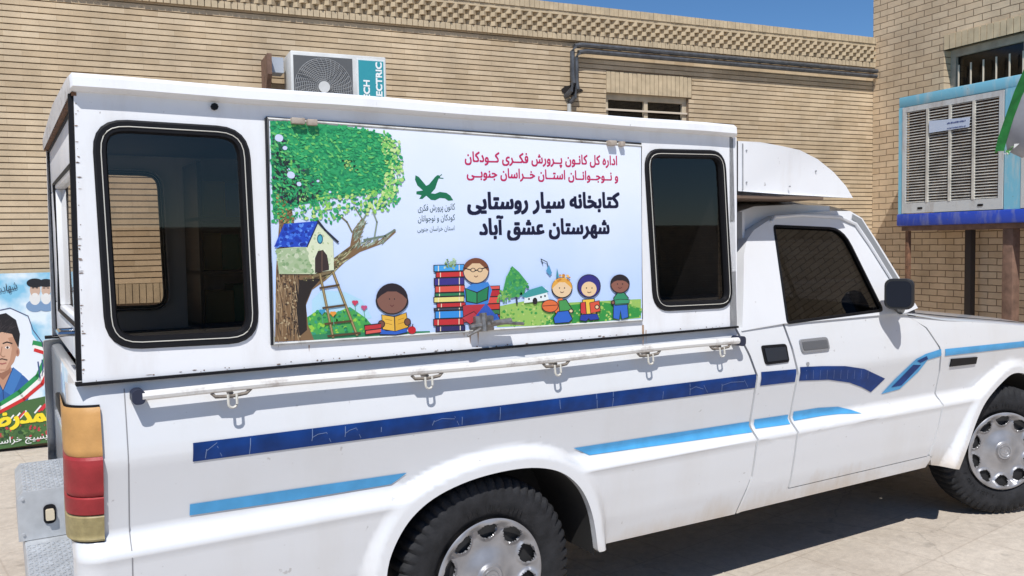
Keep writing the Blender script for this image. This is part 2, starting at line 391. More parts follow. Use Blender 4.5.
r3 = nt.nodes.new('ShaderNodeMapRange'); r3.inputs[1].default_value = .3; r3.inputs[2].default_value = .7; r3.inputs[3].default_value = .8; r3.inputs[4].default_value = 1.12; L(n3.outputs['Fac'], r3.inputs[0])
sc3 = nt.nodes.new('ShaderNodeVectorMath'); sc3.operation = 'SCALE'; L(mu.outputs[2], sc3.inputs[0]); L(r3.outputs[0], sc3.inputs['Scale']); dn = nt.nodes.new('ShaderNodeVectorMath'); dn.operation = 'MULTIPLY_ADD'; dn.inputs[1].default_value = (.35, .35, 0); L(n.outputs['Color'], dn.inputs[0]); L(g.outputs['Position'], dn.inputs[2])
vo = nt.nodes.new('ShaderNodeTexVoronoi'); vo.feature = 'DISTANCE_TO_EDGE'; vo.inputs['Scale'].default_value = .75; L(dn.outputs[0], vo.inputs['Vector'])
rc1 = nt.nodes.new('ShaderNodeMapRange'); rc1.inputs[1].default_value = .0; rc1.inputs[2].default_value = .005; rc1.inputs[3].default_value = .80; rc1.inputs[4].default_value = 1; L(vo.outputs['Distance'], rc1.inputs[0])
n6 = nt.nodes.new('ShaderNodeTexNoise'); n6.inputs['Scale'].default_value = 7; n6.inputs['Detail'].default_value = 3; L(g.outputs['Position'], n6.inputs['Vector'])
rc2 = nt.nodes.new('ShaderNodeMapRange'); rc2.inputs[1].default_value = .66; rc2.inputs[2].default_value = .72; rc2.inputs[3].default_value = 1; rc2.inputs[4].default_value = .78; L(n6.outputs['Fac'], rc2.inputs[0])
mm = nt.nodes.new('ShaderNodeMath'); mm.operation = 'MULTIPLY'; L(rc1.outputs[0], mm.inputs[0]); L(rc2.outputs[0], mm.inputs[1])
sc4 = nt.nodes.new('ShaderNodeVectorMath'); sc4.operation = 'SCALE'; L(sc3.outputs[0], sc4.inputs[0]); L(mm.outputs[0], sc4.inputs['Scale']); L(sc4.outputs[0], b.inputs['Base Color'])
bp = nt.nodes.new('ShaderNodeBump'); bp.inputs['Strength'].default_value = .5; bp.inputs['Distance'].default_value = .01; L(n3.outputs['Fac'], bp.inputs['Height']); L(bp.outputs[0], b.inputs['Normal'])
GROUND = m
bm = bmesh.new(); bm.faces.new([bm.verts.new((x, y, GZ)) for x, y in ((-400, -400), (400, -400), (400, 400), (-400, 400))])
obj('ground', bm, GROUND, kind='structure')
# ---------------------------------------------------------------- main wall building
CH = .0462
TAN1, TAN2 = (.53, .405, .26), (.63, .50, .34)
BR = brick('tan_wall_brick', TAN1, TAN2, (.49, .375, .245), .235, CH, .002, W0, WA, bump=.25)
BRS = brick('tan_soldier_brick', TAN1, TAN2, (.17, .12, .08), 3.0, .0475, .004, W0, WA, bump=.7, vertical=True, offset=0)
JOINT = mat('dark_wall_joint', (.23, .165, .11), .95)
BAND = mat('tan_brick_band', (.50, .40, .265), .9, var=.15, vscale=12)
building = thing('brick_building', W0 + wx * 3 - wn * .3, 'long tan brick building with a lattice parapet running behind the truck', 'building')
UL, UR = -9.0, UC + .2
PZ = [wc(WP(868, q))[1] for q in (38, 44.5, 47.5, 62.5, 67.5)]   # coping top, coping foot, lattice top, lattice foot, band foot
ZT = PZ[4]
print('parapet', PZ)
# window opening in the main wall
wa = wc(WP(606, 92)); wb = wc(WP(689, 100)); WIN = (wa[0], wb[0], 2.05, wa[1])
bm = bmesh.new()
box(bm, (UL, -.30, -.05), (WIN[0], -.012, ZT), 1, FW); box(bm, (WIN[1], -.30, -.05), (UR, -.012, ZT), 1, FW)
box(bm, (WIN[0], -.30, -.05), (WIN[1], -.012, WIN[2]), 1, FW); box(bm, (WIN[0], -.30, WIN[3]), (WIN[1], -.012, ZT), 1, FW)
ns = int(ZT / CH); SOL = (1.0, 1.16)
LZ = (WIN[3], WIN[3] + .235)
la = wc(WP(606, 71)); lb = wc(WP(692, 92)); LU = (la[0], lb[0])
LZ = (WIN[3], la[1])
for i in range(ns + 1):
    z0 = i * CH + .005; z1 = min((i + 1) * CH - .004, ZT)
    if z1 <= z0: continue
    if z1 > SOL[0] and z0 < SOL[1]: continue
    o = random.uniform(-.0015, .0015)
    segs = [(UL, UR)]
    if z1 > WIN[2] and z0 < LZ[0]: segs = [(UL, WIN[0]), (WIN[1], UR)]
    if z1 > LZ[0] and z0 < LZ[1]: segs = [(UL, LU[0]), (LU[1], UR)]
    for a, c in segs: box(bm, (a, -.012, z0), (c, o, z1), 0, FW)
obj('wall', bm, [BR, JOINT], building, smooth=0)
bm = bmesh.new(); u = UL
while u < UR - .05:
    box(bm, (u + .003, -.012, SOL[0] + .004), (u + .0475, random.uniform(-.001, .004), SOL[1] - .004), 0, FW); u += .05
obj('soldier_course', bm, BAND, building, smooth=0)
bm = bmesh.new(); u = LU[0]
while u < LU[1] - .03:
    box(bm, (u + .003, -.012, LZ[0] - .002), (u + .0475, random.uniform(.002, .007), LZ[1]), 0, FW); u += .05
obj('window_lintel', bm, BAND, building, smooth=0)
# parapet: soldier band, lattice, coping
bm = bmesh.new(); u = UL
box(bm, (UL, -.30, ZT), (UR, .02, PZ[3]), 1, FW)
while u < UR - .05:
    box(bm, (u + .003, .02, ZT - .004), (u + .0475, .035 + random.uniform(-.002, .003), PZ[3] - .006), 0, FW); u += .0505
obj('parapet_band', bm, [BAND, JOINT], building, smooth=0)
bm = bmesh.new()
box(bm, (UL, -.30, PZ[3]), (UR, -.05, PZ[2]), 1, FW)
u = UL; rows = 4; rh = (PZ[2] - PZ[3]) / rows
for j in range(rows):
    u = UL + (.052 if j % 2 else 0)
    while u < UR - .05:
        zc = PZ[3] + rh * (j + .5); s = .036
        c0 = W0 + wx * u + wn * .0; 
        fr = (c0, (wx + wn).normalized(), (wn - wx).normalized(), Vector((0, 0, 1)))
        box(bm, (-s, -s, zc - rh * .5 + .0015), (s, s, zc + rh * .5 - .0015), 0, fr); u += .104
obj('lattice_parapet', bm, [BAND, mat('deep_joint', (.10, .07, .05), .95)], building, smooth=0)
bm = bmesh.new(); u = UL
box(bm, (UL, -.30, PZ[2]), (UR, .035, PZ[1]), 0, FW)
while u < UR - .05:
    box(bm, (u + .002, -.30, PZ[1] + .002), (u + .048, .045 + random.uniform(-.002, .003), PZ[0]), 0, FW); u += .05
obj('coping', bm, BAND, building, smooth=0)
CREAM = mat('cream_window_paint', (.52, .44, .32), .55, var=.15, vscale=10)
win = None
bm = bmesh.new()
a, c, z0, z1 = WIN
for q in (((a, -.10, z0), (a + .05, -.05, z1)), ((c - .05, -.10, z0), (c, -.05, z1)), ((a + .05, -.10, z1 - .06), (c - .05, -.05, z1)), ((a + .05, -.10, z0), (c - .05, -.05, z0 + .05)), (((a + c) / 2 - .022, -.10, z0 + .05), ((a + c) / 2 + .022, -.05, z1 - .06))):
    box(bm, q[0], q[1], 0, FW)
win = obj('window', bm, CREAM, building, smooth=0)
bm = bmesh.new(); box(bm, (a + .05, -.085, z0 + .05), (c - .05, -.078, z1 - .06), 0, FW)
obj('pane', bm, glass('building_glass', (.25, .25, .27), .03), win, smooth=0)
bm = bmesh.new()
for z in (z1 - .16, z1 - .33, z1 - .50, z1 - .67): box(bm, (a, -.045, z - .009), (c, -.030, z + .009), 0, FW)
obj('window_bars', bm, mat('bar_cream', (.6, .52, .42), .5), win, smooth=0)
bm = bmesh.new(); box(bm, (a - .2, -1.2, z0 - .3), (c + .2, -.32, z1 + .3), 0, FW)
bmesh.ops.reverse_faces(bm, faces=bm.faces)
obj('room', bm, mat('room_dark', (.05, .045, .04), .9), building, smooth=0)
bm = bmesh.new(); box(bm, (UL, -4.0, 3.2), (UR - .1, -.31, 3.28), 0, FW); obj('roof', bm, mat('roof_grey', (.3, .28, .25), .9), building, smooth=0)
# conduit pipes
pipes = thing('drain_pipe', WP(575, 60, .1), 'dark grey pipe under the lattice parapet, bending down beside the small window', 'pipe')
PIPEM = mat('grey_pipe', (.10, .105, .115), .4, .3, var=.3, vscale=20)
for dz, oo, ddx, nm in ((0, .085, 0, 'pipe'), (-.055, .075, .045, 'pipe')):
    bm = bmesh.new()
    A_ = wc(WP(572, 44, .08)); x_ = A_[0] + ddx; zt = wc(WP(868, 70.5, .085))[1] + dz
    pts = [(UC - .03, oo, zt), (x_ + .1, oo, zt), (x_ + .03, oo, zt - .015), (x_, oo, zt - .07), (x_, oo, zt - .30), (x_ + .012, oo, zt - .36), (x_ - .01, oo - .02, zt - .43), (x_ - .03, .02, zt - .47), (x_ - .035, -.03, zt - .48)]
    tube(bm, [W0 + wx * p[0] + wn * p[1] + Vector((0, 0, p[2])) for p in pts], .024, 8)
    obj('pipe', bm, PIPEM, pipes)
bm = bmesh.new(); p_ = wc(WP(569, 94, .03)); tube(bm, [W0 + wx * p_[0] + wn * .03 + Vector((0, 0, z)) for z in (2.74, 2.0, 1.4)], .02, 8)
obj('hose', bm, mat('pale_hose', (.45, .46, .44), .6), pipes)
bm = bmesh.new(); q = wc(WP(571, 90)); 
prism(bm, [(q[0] + .11 * math.cos(t) * random.uniform(.6, 1.2), q[1] + .05 * math.sin(t) * random.uniform(.6, 1.2)) for t in [k * math.pi / 7 for k in range(14)]], lambda a, b, d: W0 + wx * a + wn * (.006 + d) + Vector((0, 0, b)), .004)
obj('wall_hole', bm, mat('hole_dark', (.02, .016, .014), 1), pipes, smooth=0)
# the wall across the yard, which the truck's windows reflect
OPF = (Vector((-16, -15, 0)), Vector((1, 0, 0)), Vector((0, 1, 0)), Vector((0, 0, 1)))
bm = bmesh.new(); box(bm, (-6, -.35, -.05), (44, 0, 1.75), 0, OPF); box(bm, (-6, -.40, 1.752), (44, .05, 1.83), 0, OPF)
tag(obj('courtyard_wall', bm, brick('opposite_brick', TAN1, TAN2, (.3, .22, .15), .235, .07, .006, (-16, -15), 0), smooth=0), 'low brick wall across the yard, mirrored as a dark strip in the truck windows', 'wall')
# ---------------------------------------------------------------- right building
BR2 = brick('yellow_large_brick', (.62, .465, .30), (.71, .555, .375), (.24, .165, .10), .195, .067, .0045, corner, math.atan2(RX.y, RX.x), bump=1.0)
rb = thing('brick_building', corner + RX * 2 - RN * .15, 'taller yellow brick building with coarse bricks at the right edge, cooler on its wall', 'building')
wr0 = rc(RP(955, 44)); wr1 = rc(RP(1024, 90)); 
zl = rc(RP(945, 50))[1]
RW = (rc(RP(944, 50))[0], rc(RP(944, 50))[0] + 1.5, 2.45, zl)
bm = bmesh.new()
H2 = 6.5
box(bm, (.0005, -.3, -.05), (RW[0], 0, H2), 0, FR); box(bm, (RW[1], -.3, -.05), (9, 0, H2), 0, FR)
box(bm, (RW[0], -.3, -.05), (RW[1], 0, RW[2]), 0, FR); box(bm, (RW[0], -.3, RW[3]), (RW[1], 0, H2), 0, FR)
obj('wall', bm, BR2, rb, smooth=0)
bm = bmesh.new(); box(bm, (.0005, -6, H2 - .25), (9, -.31, H2), 0, FR); box(bm, (.0005, -6, 0), (.28, -.31, H2 - .26), 1, FR); obj('roof', bm, [BAND, BR2], rb, smooth=0)
bm = bmesh.new(); u = RW[0] - .0
while u < RW[1] + .02:
    box(bm, (u + .004, -.05, RW[3] - .0), (u + .066, .006 + random.uniform(0, .004), RW[3] + .15), 0, FR); u += .07
obj('window_lintel', bm, mat('yellow_brick_plain', (.57, .45, .285), .9, var=.15, vscale=9), rb, smooth=0)
bm = bmesh.new(); a, c, z0, z1 = RW
for q in (((a + .0, -.16, z0), (a + .06, -.10, z1)), ((a + .06, -.16, z1 - .07), (c, -.10, z1)), ((a + .06, -.16, z0), (c, -.10, z0 + .06)), ((a + .8, -.16, z0 + .06), (a + .85, -.10, z1 - .07))): box(bm, q[0], q[1], 0, FR)
w2 = obj('window', bm, mat('old_grey_frame', (.36, .32, .26), .6, var=.2, vscale=9), rb, smooth=0)
bm = bmesh.new(); box(bm, (a + .06, -.145, z0 + .06), (c, -.138, z1 - .07), 0, FR); obj('pane', bm, glass('dusty_pane', (.35, .34, .33), .12), w2, smooth=0)
bm = bmesh.new()
for k in range(10):
    u = a + .12 + k * .14; tube(bm, [corner + RX * u + RN * -.07 + Vector((0, 0, z)) for z in (z0, z1 - .17)], .009, 6)
box(bm, (a, -.08, z1 - .62), (c, -.06, z1 - .59), 0, FR)
obj('window_bars', bm, mat('bar_cream_right', (.62, .52, .40), .5), w2)
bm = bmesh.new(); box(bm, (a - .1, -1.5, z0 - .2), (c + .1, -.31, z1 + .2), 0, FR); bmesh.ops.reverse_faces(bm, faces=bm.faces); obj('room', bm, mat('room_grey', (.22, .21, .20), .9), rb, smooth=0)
# ---------------------------------------------------------------- cooler on its stand
OUT = .62
tl = rc(RP(899, 98, OUT)); bl = rc(RP(899, 226, OUT)); e1 = rc(RP(1004, 200, OUT))
CU0 = tl[0]; CZ1 = tl[1]; CZ0 = bl[1]; CU1 = e1[0] + 1.0
print('cooler', CU0, CZ0, CZ1, e1, 'right window', RW, 'main win', WIN, 'corner', corner, UC)
cool = thing('evaporative_cooler', corner + RX * ((CU0 + CU1) / 2) + RN * (OUT / 2) + Vector((0, 0, CZ0)), 'weathered light blue evaporative cooler with louvred front and royal blue tray, beside the barred window', 'air cooler')
LB = dirty('faded_sky_blue_paint', (.20, .52, .68), (.60, .62, .60), .55, 0, amount=.85, scale=11, bump=.08)
DB = dirty('royal_blue_paint', (.02, .07, .50), (.30, .32, .40), .5, 0, amount=.7, scale=14, bump=.1)
GR = dirty('galvanised_grey', (.56, .58, .58), (.24, .17, .12), .5, 0, amount=.6, scale=10, bump=.08)
D_ = .56
hz = (CZ1 - CZ0)
bm = bmesh.new()
box(bm, (CU0, OUT - D_, CZ1 - .10), (CU1, OUT, CZ1), 0, FR, .008); obj('lid', bm, LB, cool)
bm = bmesh.new()
for u in (CU0, CU1 - .06): 
    for v in (OUT - D_, OUT - .05): box(bm, (u, v, CZ0 + .12), (u + .06, v + .05, CZ1 - .102), 0, FR)
box(bm, (CU0 + .06, OUT - D_, CZ0 + .12), (CU1 - .06, OUT - D_ + .01, CZ1 - .102), 0, FR)
obj('casing', bm, LB, cool)
bm = bmesh.new(); box(bm, (CU0 - .01, OUT - D_ - .01, CZ0), (CU1 + .01, OUT + .012, CZ0 + .118), 0, FR, .01); obj('tray', bm, DB, cool)
def louvre(u0, u1, out, par):
    """louvred panel facing out"""
    z0, z1 = CZ0 + .125, CZ1 - .108
    bm = bmesh.new()
    for q in (((u0, out - .02, z0), (u0 + .045, out, z1)), ((u1 - .045, out - .02, z0), (u1, out, z1)), ((u0 + .045, out - .02, z1 - .05), (u1 - .045, out, z1)), ((u0 + .045, out - .02, z0), (u1 - .045, out, z0 + .10))): box(bm, q[0], q[1], 0, FR)
    n = 4
    for k in range(1, n):
        u = u0 + .045 + (u1 - u0 - .09) * k / n; box(bm, (u - .013, out - .02, z0 + .10), (u + .013, out + .004, z1 - .05), 1, FR)
    p = obj('louvre_panel', bm, [GR, mat('pale_strip', (.58, .56, .50), .6, var=.2, vscale=10)], par, smooth=0)
    bm = bmesh.new(); z = z0 + .105
    while z < z1 - .06:
        a_ = [(u0 + .045, out - .035, z + .014), (u1 - .045, out - .035, z + .014), (u1 - .045, out - .004, z), (u0 + .045, out - .004, z)]
        vs = [bm.verts.new(FR[0] + FR[1] * q[0] + FR[2] * q[1] + Vector((0, 0, q[2] + h_))) for h_ in (0, .004) for q in a_]
        for ids in ((3, 2, 1, 0), (4, 5, 6, 7), (0, 1, 5, 4), (2, 3, 7, 6), (1, 2, 6, 5), (3, 0, 4, 7)): bm.faces.new([vs[i] for i in ids])
        z += .027
    obj('slats', bm, mat('louvre_slat', (.62, .60, .54), .6, var=.25, vscale=8), p, smooth=0)
    bm = bmesh.new(); box(bm, (u0 + .046, out - .07, z0 + .09), (u1 - .046, out - .045, z1 - .04), 0, FR); obj('straw_pad', bm, mat('straw_pad', (.10, .055, .035), 1, var=.6, vscale=14, bump=.8), p, smooth=0)
    bm = bmesh.new()
    for t in (.2, .8):
        bm = bmesh.new(); u = u0 + (u1 - u0) * t; prism(bm, rrect(u - .03, u + .03, z0 + .035, z0 + .055, .009, 3), lambda a, b, d: FR[0] + RX * a + RN * (out + .001 + d) + Vector((0, 0, b)), .003)
        obj('slot', bm, BLACK, p, smooth=0)
    return p
U1p = e1[0]
lp = louvre(CU0 + .05, U1p - .01, OUT + .006, cool)
bm = bmesh.new(); box(bm, (U1p, OUT - .02, CZ0 + .12), (U1p + .16, OUT + .002, CZ1 - .102), 0, FR); obj('corner_panel', bm, LB, cool, smooth=0)
louvre(U1p + .16, U1p + .95, OUT + .006, cool)
# name plate
def CPL(px, py): return RP(px, py, OUT + .014)
bm = bmesh.new(); q = [CPL(929, 121), CPL(970, 117), CPL(969, 127), CPL(929, 133)]
vs = [bm.verts.new(p + RN * d) for d in (-.003, 0) for p in q]
for ids in ((0, 1, 2, 3), (4, 5, 6, 7), (0, 1, 5, 4), (1, 2, 6, 5), (2, 3, 7, 6), (3, 0, 4, 7)): bm.faces.new([vs[i] for i in ids])
bmesh.ops.recalc_face_normals(bm, faces=bm.faces)
npz = obj('name_plate', bm, mat('plate_pale', (.52, .60, .74), .5), cool, smooth=0)
bm = bmesh.new(); CP2 = lambda px, py: RP(px, py, OUT + .016)

for y0_, y1_, h_ in ((124.2, 121.2, 1.5), (129.0, 126.4, 1.1)):      # two lines of print too small to read
    x_ = 947.0
    while x_ < 965.5:
        w_ = random.uniform(.6, 2.2); f_ = lambda x: y0_ + (y1_ - y0_) * (x - 947) / 19
        bm.faces.new([bm.verts.new(CP2(*q)) for q in ((x_, f_(x_)), (x_ + w_, f_(x_ + w_)), (x_ + w_, f_(x_ + w_) - h_ * random.uniform(.6, 1.2)), (x_, f_(x_) - h_ * random.uniform(.6, 1.2)))]); x_ += w_ + random.uniform(.2, .6)
obj('lettering', bm, mat('plate_ink', (.06, .09, .25), .6), npz, smooth=0)
stand = thing('cooler_stand', corner + RX * (CU0 + .5) + RN * .3, 'rusty brown steel stand under the blue cooler', 'stand')
WOODP = mat('brown_post', (.17, .10, .07), .8, var=.35, vscale=12, bump=.3)
for px, wd_, ou, mm, nm in ((908, .04, OUT - .06, RUST, 'leg'), (970, .07, .12, mat('dark_post', (.045, .035, .03), .8), 'leg'), (1011, .10, OUT - .10, WOODP, 'leg')):
    u = rc(RP(px, 260, ou))[0]; bm = bmesh.new(); box(bm, (u - wd_ / 2, ou - wd_ / 2, GZ), (u + wd_ / 2, ou + wd_ / 2, CZ0 - .052), 0, FR, .004); obj('leg', bm, mm, stand)
for ou in (.03, OUT - .08):
    bm = bmesh.new(); box(bm, (CU0 + .0, ou - .03, CZ0 - .05), (U1p + 1.0, ou + .03, CZ0 - .002), 0, FR); obj('rail', bm, RUST if ou < .2 else WOODP, stand)
# flag at the right edge
fo = OUT + .45
def FPn(px, py, o=0): return RP(px, py, fo + o)
flag = thing('flag', FPn(1030, 150), 'green and white cloth flag hanging in front of the blue cooler at the right edge', 'flag')
def cloth(name, poly, m, o, bend=.06):
    bm = bmesh.new(); A = []; B = []
    for (px, py) in poly:
        w_ = bend * math.sin(px * .12 + py * .05)
        A.append(bm.verts.new(FPn(px, py, o + w_))); B.append(bm.verts.new(FPn(px, py, o + w_ - .003)))
    n = len(poly) // 2
    for V, fl in ((A, 0), (B, 1)):
        for i in range(n - 1):
            f = bm.faces.new((V[i], V[i + 1], V[2 * n - 2 - i], V[2 * n - 1 - i]))
    bmesh.ops.recalc_face_normals(bm, faces=bm.faces)
    obj(name, bm, m, flag, smooth=60)
gl = [(1040, 38), (1027, 62), (1014, 92), (1006, 115), (998, 138), (995, 151)]; gr_ = [(1004, 151), (1006, 143), (1014, 117), (1022, 96), (1036, 68), (1052, 44)]
cloth('green_stripe', gl + gr_, mat('flag_green', (.02, .20, .04), .75, var=.25, vscale=15), 0)
wl = list(reversed(gr_)); wr = [(1022, 158), (1040, 150), (1056, 134), (1070, 112), (1084, 84), (1096, 58)]
cloth('white_stripe', [(1052, 44), (1036, 68), (1022, 96), (1014, 117), (1006, 143), (1007, 151)] + wr, mat('flag_shaded_white', (.36, .37, .40), .8, var=.1, vscale=10), -.002)  # white cloth made grey: its shade is put into the colour
bm = bmesh.new(); tube(bm, [FPn(1078, 52, -.02), FPn(1078, 560, -.02)], .018, 8); obj('pole', bm, GREYMET, flag)
bm = bmesh.new()
for k in range(9):
    a = FPn(1003 + random.uniform(-6, 12), 147 + random.uniform(-3, 10), .02 + k * .004); vs = [bm.verts.new(a + RX * random.uniform(-.05, .05) + Vector((0, 0, random.uniform(-.05, .05))) + RN * random.uniform(0, .02)) for _ in range(3)]
    f = bm.faces.new(vs); f.material_index = k % 2
obj('tassel', bm, [mat('tassel_green', (.12, .4, .08), .8), mat('tassel_white', (.75, .75, .72), .8)], flag, smooth=0)
# ---------------------------------------------------------------- outdoor unit
AO = .42
a0 = wc(WP(290, 47, AO)); a1 = wc(WP(386, 60, AO)); AU0, AU1, AZ1 = a0[0], a1[0], (a0[1] + a1[1]) / 2; AZ0 = AZ1 - .56
print('ac', AU0, AU1, AZ1)
ac = thing('outdoor_unit', W0 + wx * ((AU0 + AU1) / 2) + wn * .25 + Vector((0, 0, AZ0)), 'white outdoor air conditioning unit with round fan and teal sticker on the long brick wall', 'air conditioner')
bm = bmesh.new(); box(bm, (AU0, .10, AZ0), (AU1, AO, AZ1), 0, FW, .012); obj('casing', bm, PLASTW, ac)
fu0 = wc(WP(293, 55, AO))[0]; fu1 = wc(WP(352, 60, AO))[0]; fc = (fu0 + fu1) / 2; fz = AZ1 - .275; fr_ = (fu1 - fu0) / 2 * .97
bm = bmesh.new(); box(bm, (fu0, AO + .001, AZ0 + .02), (fu1, AO + .006, AZ1 - .035), 0, FW); obj('fan_recess', bm, mat('fan_grey', (.10, .105, .11), .7), ac, smooth=0)
bm = bmesh.new()
WPt = lambda u, v, z: W0 + wx * u + wn * v + Vector((0, 0, z))
for k in range(1, 17):
    r_ = fr_ * k / 16; tube(bm, [WPt(fc + r_ * math.cos(t), AO + .016, fz + r_ * math.sin(t)) for t in [i * math.pi / 16 for i in range(32)]], .0018, 4, closed=True)
for i in range(36):
    t = i * math.pi / 18; tube(bm, [WPt(fc + q * math.cos(t + (q * 2)), AO + .018, fz + q * math.sin(t + (q * 2))) for q in [fr_ * s / 6 for s in range(1, 7)]], .0015, 4)
gri = obj('fan_grille', bm, mat('grille_grey', (.40, .41, .42), .5), ac)
bm = bmesh.new(); tube(bm, [WPt(fc, AO + .012, fz), WPt(fc, AO + .028, fz)], .045, 20); obj('hub_cap', bm, PLASTW, gri)
su0 = wc(WP(358, 60, AO))[0]; su1 = wc(WP(383, 60, AO))[0]
bm = bmesh.new(); box(bm, (su0 - .012, AO + .001, AZ1 - .50), (su1 + .012, AO + .005, AZ1 - .028), 1, FW); box(bm, (su0, AO + .006, AZ1 - .49), (su1, AO + .008, AZ1 - .04), 0, FW)
stk = obj('sticker', bm, [mat('sticker_teal', (.03, .30, .36), .5), mat('sticker_white', (.75, .78, .78), .5)], ac, smooth=0)
bm = bmesh.new()
for s_, uu, hh, zt in (('TECH', su0 + (su1 - su0) * .42, .085, AZ1 - .20), ('ELECTRIC', su0 + (su1 - su0) * .92, .085, AZ1 - .05)):
    runs, x0, x1, y0, y1 = text_runs(s_, 26, .03, False)
    sc_ = .086; L_ = (x1 - x0) * sc_ * .95
    O = WPt(uu, AO + .010, zt - L_)
    put_runs(bm, runs, O - Vector((0, 0, 1)) * x0 * sc_, Vector((0, 0, 1)) * sc_ * .95, -wx * sc_ * .8)
obj('lettering', bm, mat('sticker_ink', (.85, .88, .88), .5), stk, smooth=0)
for u in (AU0 + .12, AU1 - .12):
    bm = bmesh.new(); box(bm, (u - .02, .002, AZ0 - .04), (u + .02, AO + .03, AZ0 - .001), 0, FW); box(bm, (u - .02, .002, AZ0 - .4), (u + .02, .04, AZ0 - .04), 0, FW)
    obj('bracket', bm, GREYMET, ac)
# small brown bracket box on the left of the unit
q0 = wc(WP(267, 53, .34)); q1 = wc(WP(279, 70, .34))
bm = bmesh.new(); box(bm, (q0[0], .002, q0[1] - .16), (q0[0] + .035, .34, q0[1]), 0, FW); box(bm, (q0[0] + .036, .1, q0[1] - .13), (q1[0] + .05, .26, q0[1] - .01), 1, FW)
pr_ = [(.002, q0[1] - .161), (.34, q0[1] - .161), (.002, q0[1] - .5)]
prism(bm, pr_, lambda a, b, d: WPt(q0[0] + d, a, b), .035, 0)
tag(obj('wall_bracket', bm, [WOODP, mat('bracket_grey', (.4, .44, .5), .5)], smooth=0), 'rusty brown triangular wall bracket holding a small grey box, left of the outdoor unit', 'bracket')
# ---------------------------------------------------------------- poster on the left
PO = .05
def PP(px, py, o=0.0): return WP(px, py, PO + o)
tR = wc(PP(52, 270)); bR = wc(PP(51, 443)); PU1 = tR[0] + .22; PU0 = PU1 - 1.5; PZ1 = wc(PP(25, 273))[1]; PZ0 = .03
bm = bmesh.new(); box(bm, (PU0, PO - .02, PZ0), (PU1, PO, PZ1), 0, FW)
m, nt, b = nodes('poster_sky'); b.inputs['Roughness'].default_value = .45
g = nt.nodes.new('ShaderNodeNewGeometry'); n = nt.nodes.new('ShaderNodeTexNoise'); n.inputs['Scale'].default_value = 5; n.inputs['Detail'].default_value = 3; nt.links.new(g.outputs['Position'], n.inputs['Vector'])
cr = nt.nodes.new('ShaderNodeValToRGB'); cr.color_ramp.elements[0].position = .42; cr.color_ramp.elements[0].color = (.22, .52, .72, 1); cr.color_ramp.elements[1].position = .6; cr.color_ramp.elements[1].color = (.72, .82, .88, 1)
nt.links.new(n.outputs['Fac'], cr.inputs[0]); nt.links.new(cr.outputs[0], b.inputs['Base Color'])
poster = tag(obj('poster', bm, m, smooth=0), 'printed banner of a young man in blue shirt, against the wall left of truck', 'poster')
def inpoly(x, y, P_):
    c_ = False; n_ = len(P_)
    for i in range(n_):
        (ax, ay), (bx, by) = P_[i], P_[(i + 1) % n_]
        if (ay > y) != (by > y) and x < ax + (bx - ax) * (y - ay) / (by - ay): c_ = not c_
    return c_
def inside(P_):
    xs2 = [p[0] for p in P_]; ys2 = [p[1] for p in P_]
    def fn():
        while True:
            x, y = random.uniform(min(xs2), max(xs2)), random.uniform(min(ys2), max(ys2))
            if inpoly(x, y, P_): return x, y
    return fn
_pal = {}
def flat(c, r=.5):
    k = tuple(round(v, 3) for v in c)
    if k not in _pal: _pal[k] = mat('print_colour', c, r)
    return _pal[k]
